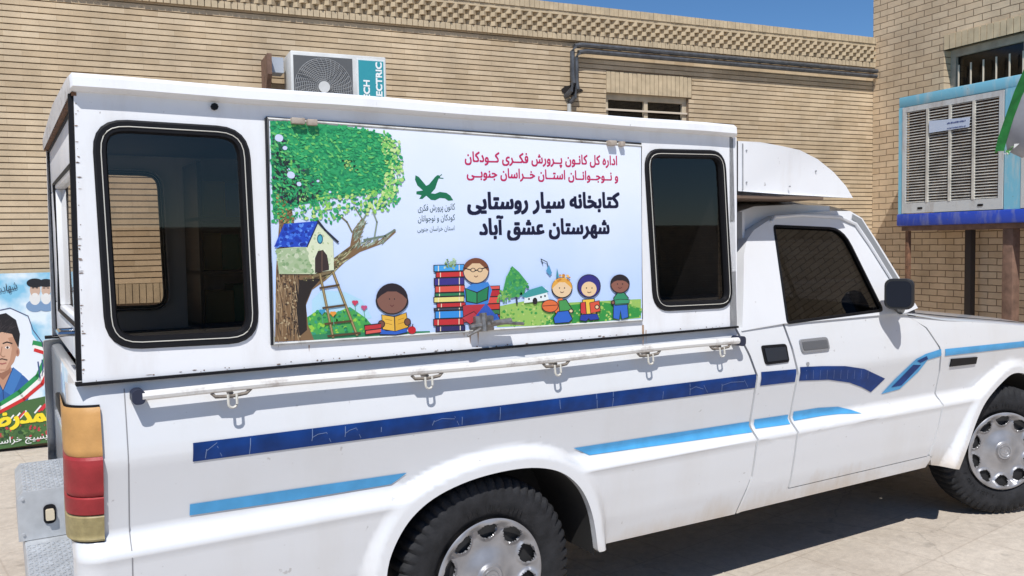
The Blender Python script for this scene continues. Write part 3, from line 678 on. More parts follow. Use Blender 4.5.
class Art:
    """flat printed picture: every shape a millimetre fraction in front of the one before"""
    def __init__(s, P, step=.000008): s.P = P; s.bm = bmesh.new(); s.mats = []; s.o = .0004; s.step = step
    def mi(s, c):
        m = flat(lin(c)) if isinstance(c[0], int) else flat(c)
        if m not in s.mats: s.mats.append(m)
        return s.mats.index(m)
    def poly(s, pts, c, adv=True):
        if adv: s.o += s.step
        vs = [s.bm.verts.new(s.P(px, py, s.o)) for px, py in pts]
        for t in tessellate_polygon([[Vector((a, b, 0)) for a, b in pts]]):
            try: f = s.bm.faces.new([vs[i] for i in t]); f.material_index = s.mi(c)
            except ValueError: pass
    def ell(s, cx, cy, rx, ry, c, rot=0, n=20, adv=True, a0=0, a1=360):
        cr_, sr = math.cos(R(rot)), math.sin(R(rot)); pts = []
        for i in range(n if a1 - a0 == 360 else n + 1):
            t = R(a0 + (a1 - a0) * i / n); x, y = rx * math.cos(t), -ry * math.sin(t); pts.append((cx + x * cr_ - y * sr, cy + x * sr + y * cr_))
        s.poly(pts, c, adv)
    def line(s, pts, w, c):
        for i in range(len(pts) - 1):
            a = Vector(pts[i]); b = Vector(pts[i + 1]); d = (b - a).normalized(); n_ = Vector((-d.y, d.x)) * w / 2; d *= w * .3
            s.poly([tuple(a - d + n_), tuple(b + d + n_), tuple(b + d - n_), tuple(a - d - n_)], c, i == 0)
    def dabs(s, pts_fn, n, r0, r1, cols):
        for _ in range(n):
            x, y = pts_fn(); r_ = random.uniform(r0, r1); k = random.choice(cols)
            s.ell(x, y, r_, r_ * random.uniform(.5, 1), k, random.uniform(0, 180), 5, adv=False); 
            s.o += .0000006
    def op(s, pts, c, w=.9):
        s.poly(scale_poly(pts, w), (35, 30, 35)); s.poly(pts, c)
    def oe(s, cx, cy, rx, ry, c, rot=0, w=.9):
        s.ell(cx, cy, rx + w, ry + w, (35, 30, 35), rot); s.ell(cx, cy, rx, ry, c, rot)
    def streaks(s, fn, n, l0, l1, w, cols, ang, da=10):
        for _ in range(n):
            x, y = fn(); l = random.uniform(l0, l1); a = R(ang + random.uniform(-da, da)); dx, dy = math.cos(a) * l / 2, math.sin(a) * l / 2; nx, ny = -math.sin(a) * w / 2, math.cos(a) * w / 2
            s.poly([(x - dx, y - dy), (x + nx, y + ny), (x + dx, y + dy), (x - nx, y - ny)], random.choice(cols), adv=False); s.o += .0000006
    def done(s, name, parent):
        for f in s.bm.faces:
            f.normal_update()
        return obj(name, s.bm, s.mats, parent, smooth=0)
A = Art(PP, .00006)
A.poly([(-20, 348), (-12, 318), (0, 311), (14, 309), (30, 320), (32, 334), (42, 348), (44, 370), (38, 400), (-20, 408)], (225, 232, 240))
A.poly([(-20, 410), (51, 395), (66, 391), (66, 439), (51, 442), (-20, 452)], (70, 105, 60))
A.poly([(-30, 452), (-30, 368), (-10, 366), (0, 372), (12, 368), (24, 376), (33, 385), (28, 400), (0, 408)], (45, 95, 160))
A.poly([(-8, 368), (3, 392), (12, 372), (10, 360), (-8, 360)], (186, 140, 115)); A.poly([(-6, 372), (10, 366), (11, 372), (3, 380)], (150, 105, 84))
A.poly([(-30, 372), (-9, 366), (3, 390), (-4, 400), (-30, 390)], (52, 108, 172)); A.poly([(3, 390), (13, 367), (22, 374), (12, 396)], (62, 118, 182)); A.line([(-9, 367), (3, 391), (13, 368)], .8, (28, 60, 110)); A.line([(3, 391), (4, 404)], .8, (28, 60, 110))
A.poly([(-15, 326), (15, 325), (18, 350), (14, 362), (8, 370), (1, 373), (-7, 370), (-13, 362)], (205, 164, 138)); A.poly([(8, 338), (16, 336), (18, 350), (14, 362), (8, 370), (4, 372), (10, 360), (12, 348)], (182, 138, 112)); A.ell(17.5, 352, 2.2, 4.5, (180, 134, 110)); A.ell(17.5, 352, 1.1, 2.6, (150, 104, 84))
A.poly([(-19, 348), (-18, 328), (-8, 316), (6, 313), (16, 320), (20, 334), (18.5, 348), (15.5, 342), (12, 334), (2, 332), (-8, 335), (-13, 343)], (28, 24, 27))
A.streaks(inside([(-16, 334), (-10, 320), (8, 317), (17, 330), (10, 332)]), 60, 4, 9, .7, [(50, 44, 46), (18, 15, 18), (62, 56, 58)], -40, 40)
A.line([(3, 343.5), (7, 342), (12, 343.5)], 1.3, (40, 32, 30)); A.line([(-10, 344), (-5, 342.5), (-1, 344)], 1.3, (40, 32, 30)); A.ell(7.5, 347.5, 2.4, 1.3, (235, 228, 222)); A.ell(7.5, 347.5, 1.2, 1.2, (40, 28, 24)); A.ell(-5, 347.5, 2.4, 1.3, (235, 228, 222)); A.ell(-5, 347.5, 1.2, 1.2, (40, 28, 24))
A.line([(2, 347), (.5, 355), (3, 357), (5, 356)], .8, (160, 115, 92)); A.line([(-3, 360), (2, 358.8), (7, 360)], 1.2, (70, 48, 44)); A.line([(-2, 363), (2, 364), (6, 363)], 1.3, (168, 100, 92)); A.ell(1, 370, 5, 1, (186, 140, 116))
A.line([(-20, 414), (0, 405), (20, 392), (38, 376), (46, 358), (44, 345), (34, 343)], 5, (40, 140, 80)); A.line([(-20, 417), (0, 409), (22, 396), (40, 380), (49, 360), (46, 350), (34, 347)], 4, (235, 235, 230)); A.line([(-20, 421), (0, 412), (24, 399), (42, 384), (51, 365), (48, 354), (35, 350)], 3.4, (200, 45, 45))
A.line([(-16, 330), (-8, 312), (10, 308), (28, 316), (33, 330), (42, 342), (45, 356), (42, 376)], .9, (70, 70, 110))
for cx, cy, s_ in ((35, 290, 1.0), (46, 290, .9)):
    A.ell(cx, cy + 16, 9 * s_, 6 * s_, (120, 150, 185)); A.ell(cx, cy + 8, 5.6 * s_, 7 * s_, (222, 222, 220)); A.ell(cx, cy, 5.2 * s_, 7 * s_, (200, 170, 150)); A.ell(cx, cy - 7, 8.5 * s_, 4.6 * s_, (30, 30, 35)); A.ell(cx, cy + 5, 3.0 * s_, 2.0 * s_, (225, 225, 222)); A.line([(cx - 3, cy - 2), (cx - 1, cy - 2)], .9, (40, 35, 35)); A.line([(cx + 1, cy - 2), (cx + 3, cy - 2)], .9, (40, 35, 35))
A.line([(38, 362), (40, 378)], 1.4, (60, 80, 130)); A.line([(42, 360), (43, 372)], 1.2, (60, 80, 130))
for k in range(9):
    x = random.uniform(-5, 46); A.line([(x, 418 - (x - 20) * .35), (x + 6, 411 - (x - 20) * .35)], 1.6, (205, 50, 60) if k % 2 else (235, 235, 235))
A.dabs(lambda: (random.uniform(-10, 50), random.uniform(425, 441)), 130, .8, 2.2, [(60, 100, 50), (95, 130, 70), (40, 75, 45), (180, 60, 70)])
A.done('print', poster)
bm = bmesh.new(); P3 = lambda px, py: PP(px, py, .006)
write(bm, 'محمدرضا', P3, (-16, 428), (72, 417), 15, .05, 40); obj('lettering', bm, mat('poster_yellow', (.85, .68, .03), .5), poster, smooth=0)
P4 = lambda px, py: PP(px, py, .0075)
bm = bmesh.new(); write(bm, 'شهادت هنر', P4, (-18, 297), (17, 289), 8, .0, 30); obj('lettering', bm, mat('poster_black', (.03, .03, .05), .5), poster, smooth=0)
bm = bmesh.new(); write(bm, 'پایگاه بسیج خراسان جنوبی', P4, (-40, 449), (72, 435), 6, .01, 24); obj('lettering', bm, mat('poster_white', (.8, .8, .8), .5), poster, smooth=0)
# ================================================================== THE TRUCK
truck = thing('pickup_truck', (1.2, W / 2, 0), 'white pickup truck with boxy mobile library canopy, painted side panel and blue stripes', 'truck')
def part(name, bm, mats, parent=None, smooth=30, Yf=None): return obj(name, bm, mats, parent or truck, smooth, None, Yf)
BELT = S(600, 341).z
print('belt', BELT)
XR = S(62, 250).x; XC = S(741, 330).x
rear_arch = [XZ(*p) for p in ((384, 590), (388, 560), (400, 532), (416, 511), (438, 494), (468, 480), (500, 471), (530, 467), (555, 470), (572, 480), (584, 496), (592, 520), (597, 556))]
def catmull(P_, n=4):
    out = []
    for i in range(len(P_) - 1):
        p0 = Vector(P_[max(i - 1, 0)]); p1 = Vector(P_[i]); p2 = Vector(P_[i + 1]); p3 = Vector(P_[min(i + 2, len(P_) - 1)])
        for k in range(n):
            t = k / n; q = .5 * ((2 * p1) + (p2 - p0) * t + (2 * p0 - 5 * p1 + 4 * p2 - p3) * t * t + (3 * p1 - p0 - 3 * p2 + p3) * t ** 3); out.append((q.x, q.y))
    return out + [tuple(P_[-1])]
rear_arch = catmull(rear_arch)
fl_ = [(2.552, .286), (2.60, .366), (2.655, .45), (2.704, .52), (2.79, .61), (2.90, .675), (3.02, .70)]
front_arch = [XZ(*p) for p in ((957, 469), (965, 448), (974, 422), (984, 401), (1000, 382))] + [(3.06, .705), (3.20, .68), (3.33, .61), (3.42, .50), (3.49, .37), (3.53, .29)]
front_arch = catmull(front_arch)
print('rear arch', rear_arch, 'front', front_arch, XR, XC)
KN = [(.20, .060), (.29, .050), (.40, .024), (.50, .010), (.588, .000), (.600, -.006), (.640, .034), (.655, .042), (.76, .020), (.855, .000), (.875, .001), (.97, .016), (1.09, .042)]
def prof(z):
    if z <= KN[0][0]: return KN[0][1]
    for (a, p), (b, q) in zip(KN, KN[1:]):
        if z <= b: return p + (q - p) * (z - a) / (b - a)
    return KN[-1][1]
def dseg(x, z, pl):
    best = 9
    for (ax, az), (bx, bz) in zip(pl, pl[1:]):
        dx, dz = bx - ax, bz - az; t = max(0, min(1, ((x - ax) * dx + (z - az) * dz) / (dx * dx + dz * dz)))
        best = min(best, math.hypot(x - ax - dx * t, z - az - dz * t))
    return best
def sm(t): t = max(0, min(1, t)); return t * t * (3 - 2 * t)
RC = .075
def YS(x, z):
    y = prof(z)
    for ar in (rear_arch, front_arch):
        d = dseg(x, z, ar); y_l = -.012 + .25 * max(0, .30 - z) * 0
        w_ = 1 - sm((d - .030) / .050)
        y = y * (1 - w_) + y_l * w_
    if x < XR + RC:
        t = (XR + RC - x) / RC; y += RC * (1 - math.sqrt(max(0, 1 - min(1, t) ** 2)))
    if x > 3.62: y += .25 * (x - 3.62) ** 1.5
    return y
XS = frange(-1.30, 3.85, .05) + [XR + .004, XR + .012, XR + .025, XR + .045] + [XR + .08 + .0] + frange(-.5735, .44, .0147) + frange(2.4535, 3.2, .0147)
ZS = [.29, .32, .35, .38, .40, .42, .44, .46, .48, .50, .52, .54, .565, .588, .600, .613, .627, .640, .655, .668, .68, .692, .704, .716, .73, .745, .76, .78, .80, .83, .855, .865, .875, .90, .925, .97, 1.03]
XSEAM = [XZ(742, 334), XZ(752, 356), XZ(757, 376), XZ(757, 440), XZ(755, 478), XZ(745, 517)]
DR = [XZ(790, 326), XZ(795, 350), XZ(798, 375), XZ(797, 440), XZ(795, 491)]
DF = [XZ(912, 313), XZ(930, 328), XZ(940, 347), XZ(943, 372), XZ(943, 400), XZ(940, 430), XZ(935, 457)]
gap = .0062
def sh(pl, d): return [(x + d, z) for x, z in pl]
ra = list(reversed(rear_arch)); fa = front_arch
TLx = XR + .088
bed = [(XR, BELT)] + [(XSEAM[0][0] - gap, BELT)] + sh(XSEAM[1:], -gap) + [(rear_arch[-1][0] + .004, .294)] + ra[1:] + [(rear_arch[0][0] - .002, .25), (XR, .25)]
# tail lamp opening
lampz = (S(80, 548).z, S(80, 410).z)
print('lamp z', lampz, XR)
lx1 = S(100, 450).x
cabc = [(XSEAM[0][0] + gap, BELT)] + [(DR[0][0] - gap, BELT)] + sh(DR[1:], -gap) + [(DF[-1][0], DF[-1][1] - .004), (DF[-1][0] + .04, .345), (DF[-1][0] + .0, .29), (XSEAM[-1][0] + .03, .29)] + list(reversed(sh(XSEAM[1:], gap)))
door = DR and [(DR[0][0] + gap, BELT), (DF[0][0] - gap, BELT)] + sh(DF[1:], -gap) + [(DR[-1][0] + gap, DR[-1][1] + .004)] + list(reversed(sh(DR[1:-1], gap)))
fender = [(DF[0][0] + gap, 1.055), (2.5, 1.015), (3.0, .965), (3.45, .915), (3.80, .86), (3.83, .70), (3.83, .52), (3.78, .36), (3.60, .30)] + list(reversed(fa[:-1] if False else fa)) + [(DF[-1][0] + .04 + gap, .295), (DF[-1][0] + gap + .006, .355)] + list(reversed(sh(DF[1:-1], gap)))
for side in (False, True):
    bm = bmesh.new(); hole = [] if side else []
    skin(bm, bed, [], YS, XS, ZS, .03, mirror=side); bs = part('bed_side', bm, PAINT_LOW, Yf=YS)
    bm = bmesh.new(); skin(bm, cabc, [], YS, XS, ZS, .03, mirror=side); cc = part('cab_corner', bm, PAINT_LOW, Yf=YS)
    bm = bmesh.new(); skin(bm, door, [], YS, XS, ZS, .03, mirror=side); dd = part('door', bm, PAINT_LOW, Yf=YS)
    bm = bmesh.new(); skin(bm, fender, [], YS, XS, ZS, .03, mirror=side); ff = part('fender', bm, PAINT_LOW, Yf=YS)
    if not side: BED, CABC, DOOR, FEND = bs, cc, dd, ff
    # arch liners
    for ar in (rear_arch, front_arch):
        bm = bmesh.new(); n_ = len(ar)
        a = [bm.verts.new((x, (W - .015) if side else .015, z)) for x, z in ar]; b2 = [bm.verts.new((x, (W - .33) if side else .33, z)) for x, z in ar]
        for i in range(n_ - 1): bm.faces.new((a[i], a[i + 1], b2[i + 1], b2[i]))
        bm.faces.new(b2)
        part('wheel_housing', bm, UNDER)
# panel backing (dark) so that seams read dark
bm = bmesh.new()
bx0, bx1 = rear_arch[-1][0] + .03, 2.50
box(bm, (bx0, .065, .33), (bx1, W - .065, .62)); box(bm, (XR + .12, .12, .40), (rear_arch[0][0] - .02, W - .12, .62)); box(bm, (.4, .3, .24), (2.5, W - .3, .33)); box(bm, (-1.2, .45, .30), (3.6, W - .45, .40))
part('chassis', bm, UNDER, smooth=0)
bm = bmesh.new(); box(bm, (XR + .10, .075, .66), (1.10, .10, BELT - .01)); box(bm, (XR + .10, W - .10, .66), (1.10, W - .075, BELT - .01)); box(bm, (XR + .05, .10, .70), (1.10, W - .10, .72)); box(bm, (1.12, .07, .64), (2.40, .085, 1.03)); box(bm, (1.12, W - .085, .64), (2.40, W - .07, 1.03))
part('inner_floor', bm, DARK, smooth=0)
# decals
def decal(name, par, px, m, off=-.0025):
    bm = bmesh.new(); pts = [XZ(*p) for p in px]; skin(bm, pts, [], YS, XS, ZS, 0, off=off); return part(name, bm, m, par, Yf=YS)
navy = decal('navy_stripe', BED, [(193, 443), (756, 374), (756, 388), (193, 462)], NAVY)
decal('navy_stripe', CABC, [(761, 372), (796, 369), (796, 382), (761, 386)], NAVY)
decal('navy_stripe', DOOR, [(800, 367), (822, 366), (845, 366), (865, 369), (888, 379), (876, 393), (866, 388), (852, 383), (830, 380), (800, 381)], NAVY)
decal('light_blue_stripe', BED, [(192, 507), (300, 491), (411, 475), (404, 481), (396, 487), (300, 503), (192, 519)], LBLUE)
decal('light_blue_stripe', BED, [(579, 450), (756, 423), (756, 433), (670, 446), (595, 457)], LBLUE)
decal('light_blue_stripe', CABC, [(761, 421), (795, 416), (795, 425), (761, 430)], LBLUE)
decal('light_blue_stripe', DOOR, [(800, 413), (825, 409), (845, 408), (858, 411), (865, 414), (845, 415), (828, 417), (800, 422)], LBLUE)
decal('light_blue_stripe', DOOR, [(887, 395), (898, 380), (916, 359), (925, 354), (941, 349), (941, 356), (928, 360), (921, 372), (905, 390)], LBLUE)
decal('navy_accent', DOOR, [(896, 388), (914, 365), (922, 365), (906, 386)], NAVY, -.004); decal('navy_accent', DOOR, [(917, 361), (926, 356), (928, 359), (921, 363)], NAVY, -.004)
decal('light_blue_stripe', FEND, [(945, 349), (1024, 341), (1110, 334), (1110, 340), (1024, 347), (945, 356)], LBLUE)
bm = bmesh.new(); zs_ = [.25 + .02 * k for k in range(41)]
for k in range(40):
    xa = XZ(128, 450)[0]; vs = [bm.verts.new((xa + dx_, YS(xa, z_) - .0012, z_)) for z_ in zs_[k:k + 2] for dx_ in (-.0014, .0014)]; bm.faces.new((vs[0], vs[1], vs[3], vs[2]))
part('panel_seam', bm, mat('seam_grey', (.25, .25, .26), .6), BED, smooth=0)
# cracks in the old decal
bm = bmesh.new()
def crack(pts, w=.0022):
    P_ = [XZ(*p) for p in pts]
    for (ax, az), (bx, bz) in zip(P_, P_[1:]):
        d = Vector((bx - ax, bz - az)).normalized(); n_ = Vector((-d.y, d.x)) * w / 2
        vs = [bm.verts.new((x, YS(x, z) - .0036, z)) for x, z in ((ax + n_.x, az + n_.y), (bx + n_.x, bz + n_.y), (bx - n_.x, bz - n_.y), (ax - n_.x, az - n_.y))]; bm.faces.new(vs)
def sy(x, t): return 443 + (x - 193) * (-69 / 563) + t * (19 - 5 * (x - 193) / 563)
for x in (206, 250, 312, 345, 381, 433, 462, 500, 560, 597, 613, 663, 690, 722):
    j = random.uniform(-3, 3); t0 = random.choice((0, .1, .4)); t1 = random.choice((1, .9, .7)); crack([(x + j * .3, sy(x, t0)), (x + j * .1, sy(x, .5)), (x - j * .3, sy(x, t1))])
    if random.random() < .35:
        e = random.uniform(10, 24); crack([(x, sy(x, .5)), (x + e * .4, sy(x + e * .4, .35)), (x + e, sy(x + e, .1 + random.random() * .5))], .0016)
        crack([(x + e, sy(x + e, .3)), (x + e + 5, sy(x + e + 5, .9))], .0013)
for x in range(806, 870, 7): crack([(x, 370), (x + 1, 379)], .0015)
part('stripe_cracks', bm, NAVYC, BED, smooth=0)
# tail lamp: lenses wrapping the corner
def lens(name, pz0, pz1, m, par, out=.006):
    t = bmesh.new(); n_ = 12; rows = 14; V = []
    x0s = XR; 
    path = []
    r_ = RC
    path.append((XR, .30)) 
    path.append((XR, .10))
    for i in range(9):
        a = i / 8 * math.pi / 2; path.append((XR + r_ - r_ * math.cos(a) * 1, r_ - r_ * math.sin(a)))
    path.append((lx1, 0))
    for j in range(rows + 1):
        z = pz0 + (pz1 - pz0) * j / rows; row = []
        for (x, y) in path:
            nx, ny = (-1, 0) if x <= XR + 1e-6 else ((-(XR + r_ - x) / r_, -(r_ - y) / r_) if x < XR + r_ else (0, -1))
            b_ = out * .45 if (j in (0, rows)) else out
            if (x, y) == path[-1] or (x, y) == path[0]: b_ = 0
            row.append(t.verts.new((x + nx * (b_ + .003), y + prof(z) + ny * (b_ + .003), z)))
        V.append(row)
    for j in range(rows):
        for i in range(len(path) - 1): t.faces.new((V[j][i], V[j][i + 1], V[j + 1][i + 1], V[j + 1][i]))
    bmesh.ops.recalc_face_normals(t, faces=t.faces)
    return part(name, t, m, par)
AMB = mat('amber_lens', (.52, .28, .095), .5, spec=.3, var=.10, vscale=20, bump=.08, bscale=140)
REDL = mat('red_lens', (.32, .03, .034), .5, spec=.35, var=.15, vscale=20, bump=.08, bscale=140)
CLR = mat('smoky_clear_lens', (.33, .27, .13), .45, spec=.3, var=.15, vscale=60, bump=.12, bscale=200)
zt_ = lampz[1]; zb_ = lampz[0]; zz = lambda f: zt_ + (zb_ - zt_) * f
tl_ = lens('tail_lamp', zb_ - .004, zt_ + .006, BLACK, truck, .0)
for a, b_, m_, nm in ((0, .352, AMB, 'amber_lens'), (.354, .655, REDL, 'red_lens'), (.660, .80, REDL, 'red_lens'), (.802, 1, CLR, 'reverse_lens')): lens(nm, zz(b_), zz(a), m_, tl_, .009)
tl2 = bmesh.new(); box(tl2, (XR + .075, W - .03, zb_), (XR + .16, W + .006, zt_), 0, None, .01); part('tail_lamp', tl2, REDL)
# rubber seal line at the canopy's foot
bm = bmesh.new(); box(bm, (XR + .02, .012, BELT + .001), (XC, .05, BELT + .009)); part('canopy_seal', bm, BLACK, smooth=0)
bm = bmesh.new(); box(bm, (XR + .01, W - .05, BELT + .001), (XC, W - .012, BELT + .012)); part('canopy_seal', bm, BLACK, smooth=0)
# tailgate
bm = bmesh.new(); box(bm, (XR + .030, .076, .545), (XR + .07, W - .012, BELT - .02), 0, None, .012)
box(bm, (XR + .022, .30, .64), (XR + .031, W - .30, .82), 0, None, .004)
tg = part('tailgate', bm, PAINT)
bm = bmesh.new(); box(bm, (XR + .012, .6, .88), (XR + .029, .9, .93), 0, None, .006); part('handle', bm, BLACK, tg)
bm = bmesh.new(); box(bm, (XR + .10, .08, .26), (XR + .12, W - .08, .54), 0, None, .008); part('rear_valance', bm, PAINT)
# rear step bumper
CHK = mat('chequer_plate', (.50, .52, .54), .45, .35, var=.12, vscale=20)
bm = bmesh.new(); X0b = XR - .105
box(bm, (X0b, .0 + .06, .33), (XR + .098, W - .06, .455), 0, None, .01)
for i in range(15):
    for j in range(60):
        x = X0b + .012 + i * .014; y = .075 + j * .0235
        if .72 < y < 1.24: continue
        a_ = R(45 if (i + j) % 2 else -45); fr = (Vector((x, y, .455)), Vector((math.cos(a_), math.sin(a_), 0)), Vector((-math.sin(a_), math.cos(a_), 0)), Vector((0, 0, 1)))
        box(bm, (-.0065, -.0018, 0), (.0065, .0018, .0022), 0, fr)
bump_ = part('rear_bumper', bm, CHK)
bm = bmesh.new()
prism(bm, [(X0b - .015, .457), (X0b - .015, .600), (X0b + .002, .622), (XR + .098, .622), (XR + .098, .457)], lambda a, b, d: Vector((a, .77 + d, b)), .46)
for i in range(14):
    for j in range(19):
        x = X0b + .010 + i * .014; y = .785 + j * .0235; a_ = R(45 if (i + j) % 2 else -45); fr = (Vector((x, y, .622)), Vector((math.cos(a_), math.sin(a_), 0)), Vector((-math.sin(a_), math.cos(a_), 0)), Vector((0, 0, 1)))
        box(bm, (-.0065, -.0018, 0), (.0065, .0018, .0022), 0, fr)
for zz_ in (.48, .60):
    tube(bm, [(X0b + .0, .771, zz_), (X0b + .0, .764, zz_)], .005, 8)
blk = part('step_block', bm, CHK, bump_)
bm = bmesh.new(); prism(bm, rrect(X0b + .060, X0b + .098, .505, .570, .015), lambda a, b, d: Vector((a, .7695 - d, b)), .006, 0); prism(bm, rrect(X0b + .066, X0b + .092, .520, .556, .006), lambda a, b, d: Vector((a, .763 - d, b)), .018, 1)
part('plate_lamp', bm, [BLACK, mat('lamp_cream', (.6, .52, .38), .4)], bump_)
# ---------------------------------------------------------------- canopy
ZR0, ZR1 = 1.842, 1.888
CB = BELT + .009
wl = rquad([XZ(91, 117, .01), XZ(250, 127, .01), XZ(261, 343, .01), XZ(106, 351, .01)], .09)
wr = rquad([XZ(645, 148, .01), XZ(727, 150, .01), XZ(735, 308, .01), XZ(655, 312, .01)], .08)
inn_l = scale_poly(wl, -.012); inn_r = scale_poly(wr, -.012)
YC = .022
flatY = lambda x, z: YC
cap_out = [(XR + .044, ZR0 + .004), XZ(82.5, 382, YC)[:1] + (CB,), (XC, CB), (XC - .02, ZR0 + .004)]
for side in (False, True):
    bm = bmesh.new(); skin(bm, cap_out, [inn_l, inn_r], flatY, frange(-1.3, 1.05, .12), [1.3, 1.5, 1.7], .035, mirror=side)
    cs = part('canopy_side', bm, CAPW)
    if not side: CSIDE = cs
    for wp, rn in ((wl, 'l'), (wr, 'r')):
        my = (lambda p: Vector((p.x, W - p.y, p.z))) if side else (lambda p: p)
        bm = bmesh.new()
        o1 = wp; o2 = scale_poly(wp, -.035)
        n_ = len(o1)
        rings = [[(x, YC - .002, z) for x, z in o1], [(x, YC - .009, z) for x, z in scale_poly(wp, -.006)], [(x, YC - .008, z) for x, z in scale_poly(wp, -.030)], [(x, YC + .006, z) for x, z in o2], [(x, YC + .02, z) for x, z in o2]]
        V = [[bm.verts.new(my(Vector(p))) for p in r_] for r_ in rings]
        for i in range(len(V) - 1):
            for k in range(n_): bm.faces.new((V[i][k], V[i][(k + 1) % n_], V[i + 1][(k + 1) % n_], V[i + 1][k]))
        bmesh.ops.recalc_face_normals(bm, faces=bm.faces)
        sw = part('side_window', bm, BLACK)
        bm = bmesh.new(); op = scale_poly(wp, -.033)
        vs = [bm.verts.new(my(Vector((x, YC + .008, z)))) for x, z in op]; bm.faces.new(vs); part('pane', bm, GLASS_FAR if side else GLASS, sw, smooth=0)
        bm = bmesh.new(); tube(bm, [my(Vector((x, YC - .0095, z))) for x, z in scale_poly(wp, -.019)], .0015, 5, closed=True); part('bright_strip', bm, BRIGHT, sw)
# roof with thick rolled rim
bm = bmesh.new(); ov = .004
prf = [(.012, ZR0), (-ov - .006, ZR0 + .010), (-ov - .004, ZR0 + .034), (-ov + .012, ZR1), (.10, ZR1 + .008)]
xs_ = [XR + .034, XR + .040] + frange(-1.2, .95, .15) + [XC - .03, XC - .018]
rows_ = []
for i, x in enumerate(xs_):
    e = .012 if i in (0, len(xs_) - 1) else 0
    half = [(y + e, z - e * .5) for y, z in prf]
    pts = half + [(W / 2, ZR1 + .025)] + [(W - y, z) for y, z in reversed(half)]
    rows_.append([bm.verts.new((x, y, z + .0015 * math.sin(x * 9 + y * 3))) for y, z in pts])
for a, b_ in zip(rows_, rows_[1:]):
    for i in range(len(a) - 1): bm.faces.new((a[i], a[i + 1], b_[i + 1], b_[i]))
    bm.faces.new((a[-1], a[0], b_[0], b_[-1]))
bm.faces.new(rows_[0]).material_index = 1; bm.faces.new(rows_[-1])
bmesh.ops.recalc_face_normals(bm, faces=bm.faces)
croof = part('canopy_roof', bm, [CAPW, dirty('rusty_roof_edge', (.60, .57, .54), (.14, .09, .06), .8, 0, amount=.95, scale=20, streak=False)])
bm = bmesh.new(); box(bm, (XC - .04, YC, CB), (XC - .0, W - YC, ZR0)); part('canopy_front', bm, CAPW, smooth=0)
# rear hatch, leaning frame with seals
bm = bmesh.new()
def RB(x0, x1, y0, y1, z0, z1, bev=.004): box(bm, (x0, y0, z0), (x1, y1, z1), 0, None, bev)
hx = XR + .085
RB(hx - .03, hx + .02, .05, W - .05, CB + .005, 1.22); RB(hx - .03, hx + .02, .05, .32, 1.221, 1.66); RB(hx - .03, hx + .02, W - .32, W - .05, 1.221, 1.66); RB(hx - .03, hx + .02, .05, W - .05, 1.661, ZR0 - .01)
hatch = part('rear_hatch', bm, CAPW)
bm = bmesh.new(); RB(hx - .012, hx - .006, .315, W - .315, 1.215, 1.665, 0); part('pane', bm, GLASS, hatch, smooth=0)
bm = bmesh.new(); tube(bm, [(hx - .031, y, z) for y, z in [(.315, 1.20), (W - .315, 1.20), (W - .315, 1.68), (.315, 1.68)]], .008, 6, closed=True); part('window_seal', bm, BLACK, hatch)
cb_ = cap_out[1][0]
bm = bmesh.new(); prism(bm, [(XR + .031, ZR0 - .004), (XR + .043, ZR0 - .004), (cb_ - .001, CB + .004), (cb_ - .013, CB + .004)], lambda a, b, d: Vector((a, .030 + d, b)), .020); part('door_seal', bm, BLACK, hatch, smooth=0)
bm = bmesh.new(); box(bm, (hx - .034, W - .046, CB + .03), (hx - .004, W - .026, ZR0 - .02)); part('door_seal', bm, BLACK, hatch, smooth=0)
bm = bmesh.new(); box(bm, (hx - .048, .05, 1.60), (hx - .031, .09, 1.67), 0, None, .004); part('hinge', bm, GREYMET, hatch)
bm = bmesh.new(); box(bm, (hx - .048, .05, 1.20), (hx - .031, .09, 1.26), 0, None, .004); part('hinge', bm, GREYMET, hatch)
bm = bmesh.new(); tube(bm, [(hx - .03, .6, 1.17), (hx - .07, .6, 1.17), (hx - .07, .48, 1.17), (hx - .03, .48, 1.17)], .009, 8); part('handle', bm, CHROME, hatch)
# rain gutter strip of the roof on the rear, rusty
bm = bmesh.new(); box(bm, (XR + .038, .02, ZR0 - .010), (XR + .050, W - .02, ZR0 - .001)); part('rear_gutter', bm, RUST, smooth=0)
# rivets and latches on the side
bm = bmesh.new()
p = S(214, 107, YC); tube(bm, [(p.x, YC - .001, p.z), (p.x, YC - .012, p.z)], .010, 8); part('plug', bm, BLACK, CSIDE)
# interior: linings and shelves
bm = bmesh.new()
box(bm, (XC - .06, .06, CB), (XC - .045, W - .06, ZR0 - .01)); box(bm, (XR + .05, .06, ZR0 - .02), (XC - .06, W - .06, ZR0 - .012)); 
part('canopy_lining', bm, DARK, smooth=0)
bm = bmesh.new(); SH = (XZ(270, 200)[0] + .02, XZ(640, 200)[0] - .02)
BOOKM = [mat('book_cover', c, .6) for c in ((.3, .04, .03), (.04, .09, .3), (.3, .25, .08), (.05, .22, .1), (.4, .38, .34))]
SHM = mat('shelf_dark_wood', (.035, .025, .02), .6)
for yy0, yy1, yy in ((.06, .36, .10), (W - .36, W - .06, W - .30)):
    bm = bmesh.new()
    for z in (1.10, 1.32, 1.54): box(bm, (SH[0], yy0, z), (SH[1], yy1, z + .015))
    for x in (SH[0], (SH[0] + SH[1]) / 2, SH[1] - .015): box(bm, (x, yy0, 1.09), (x + .015, yy1, 1.78), 0)
    shelf = part('book_shelf', bm, SHM, smooth=0)
    for z in (1.117, 1.337, 1.557):
        x = SH[0] + .03; k = 0
        while x < SH[1] - .05:
            w_ = random.uniform(.05, .12); bm = bmesh.new(); box(bm, (x, yy, z), (x + w_ - .002, yy + .17, z + random.uniform(.13, .18)), random.randrange(5)); x += w_
            part('book_row', bm, BOOKM, shelf, smooth=0)
            k += 1
            if k > 9: break
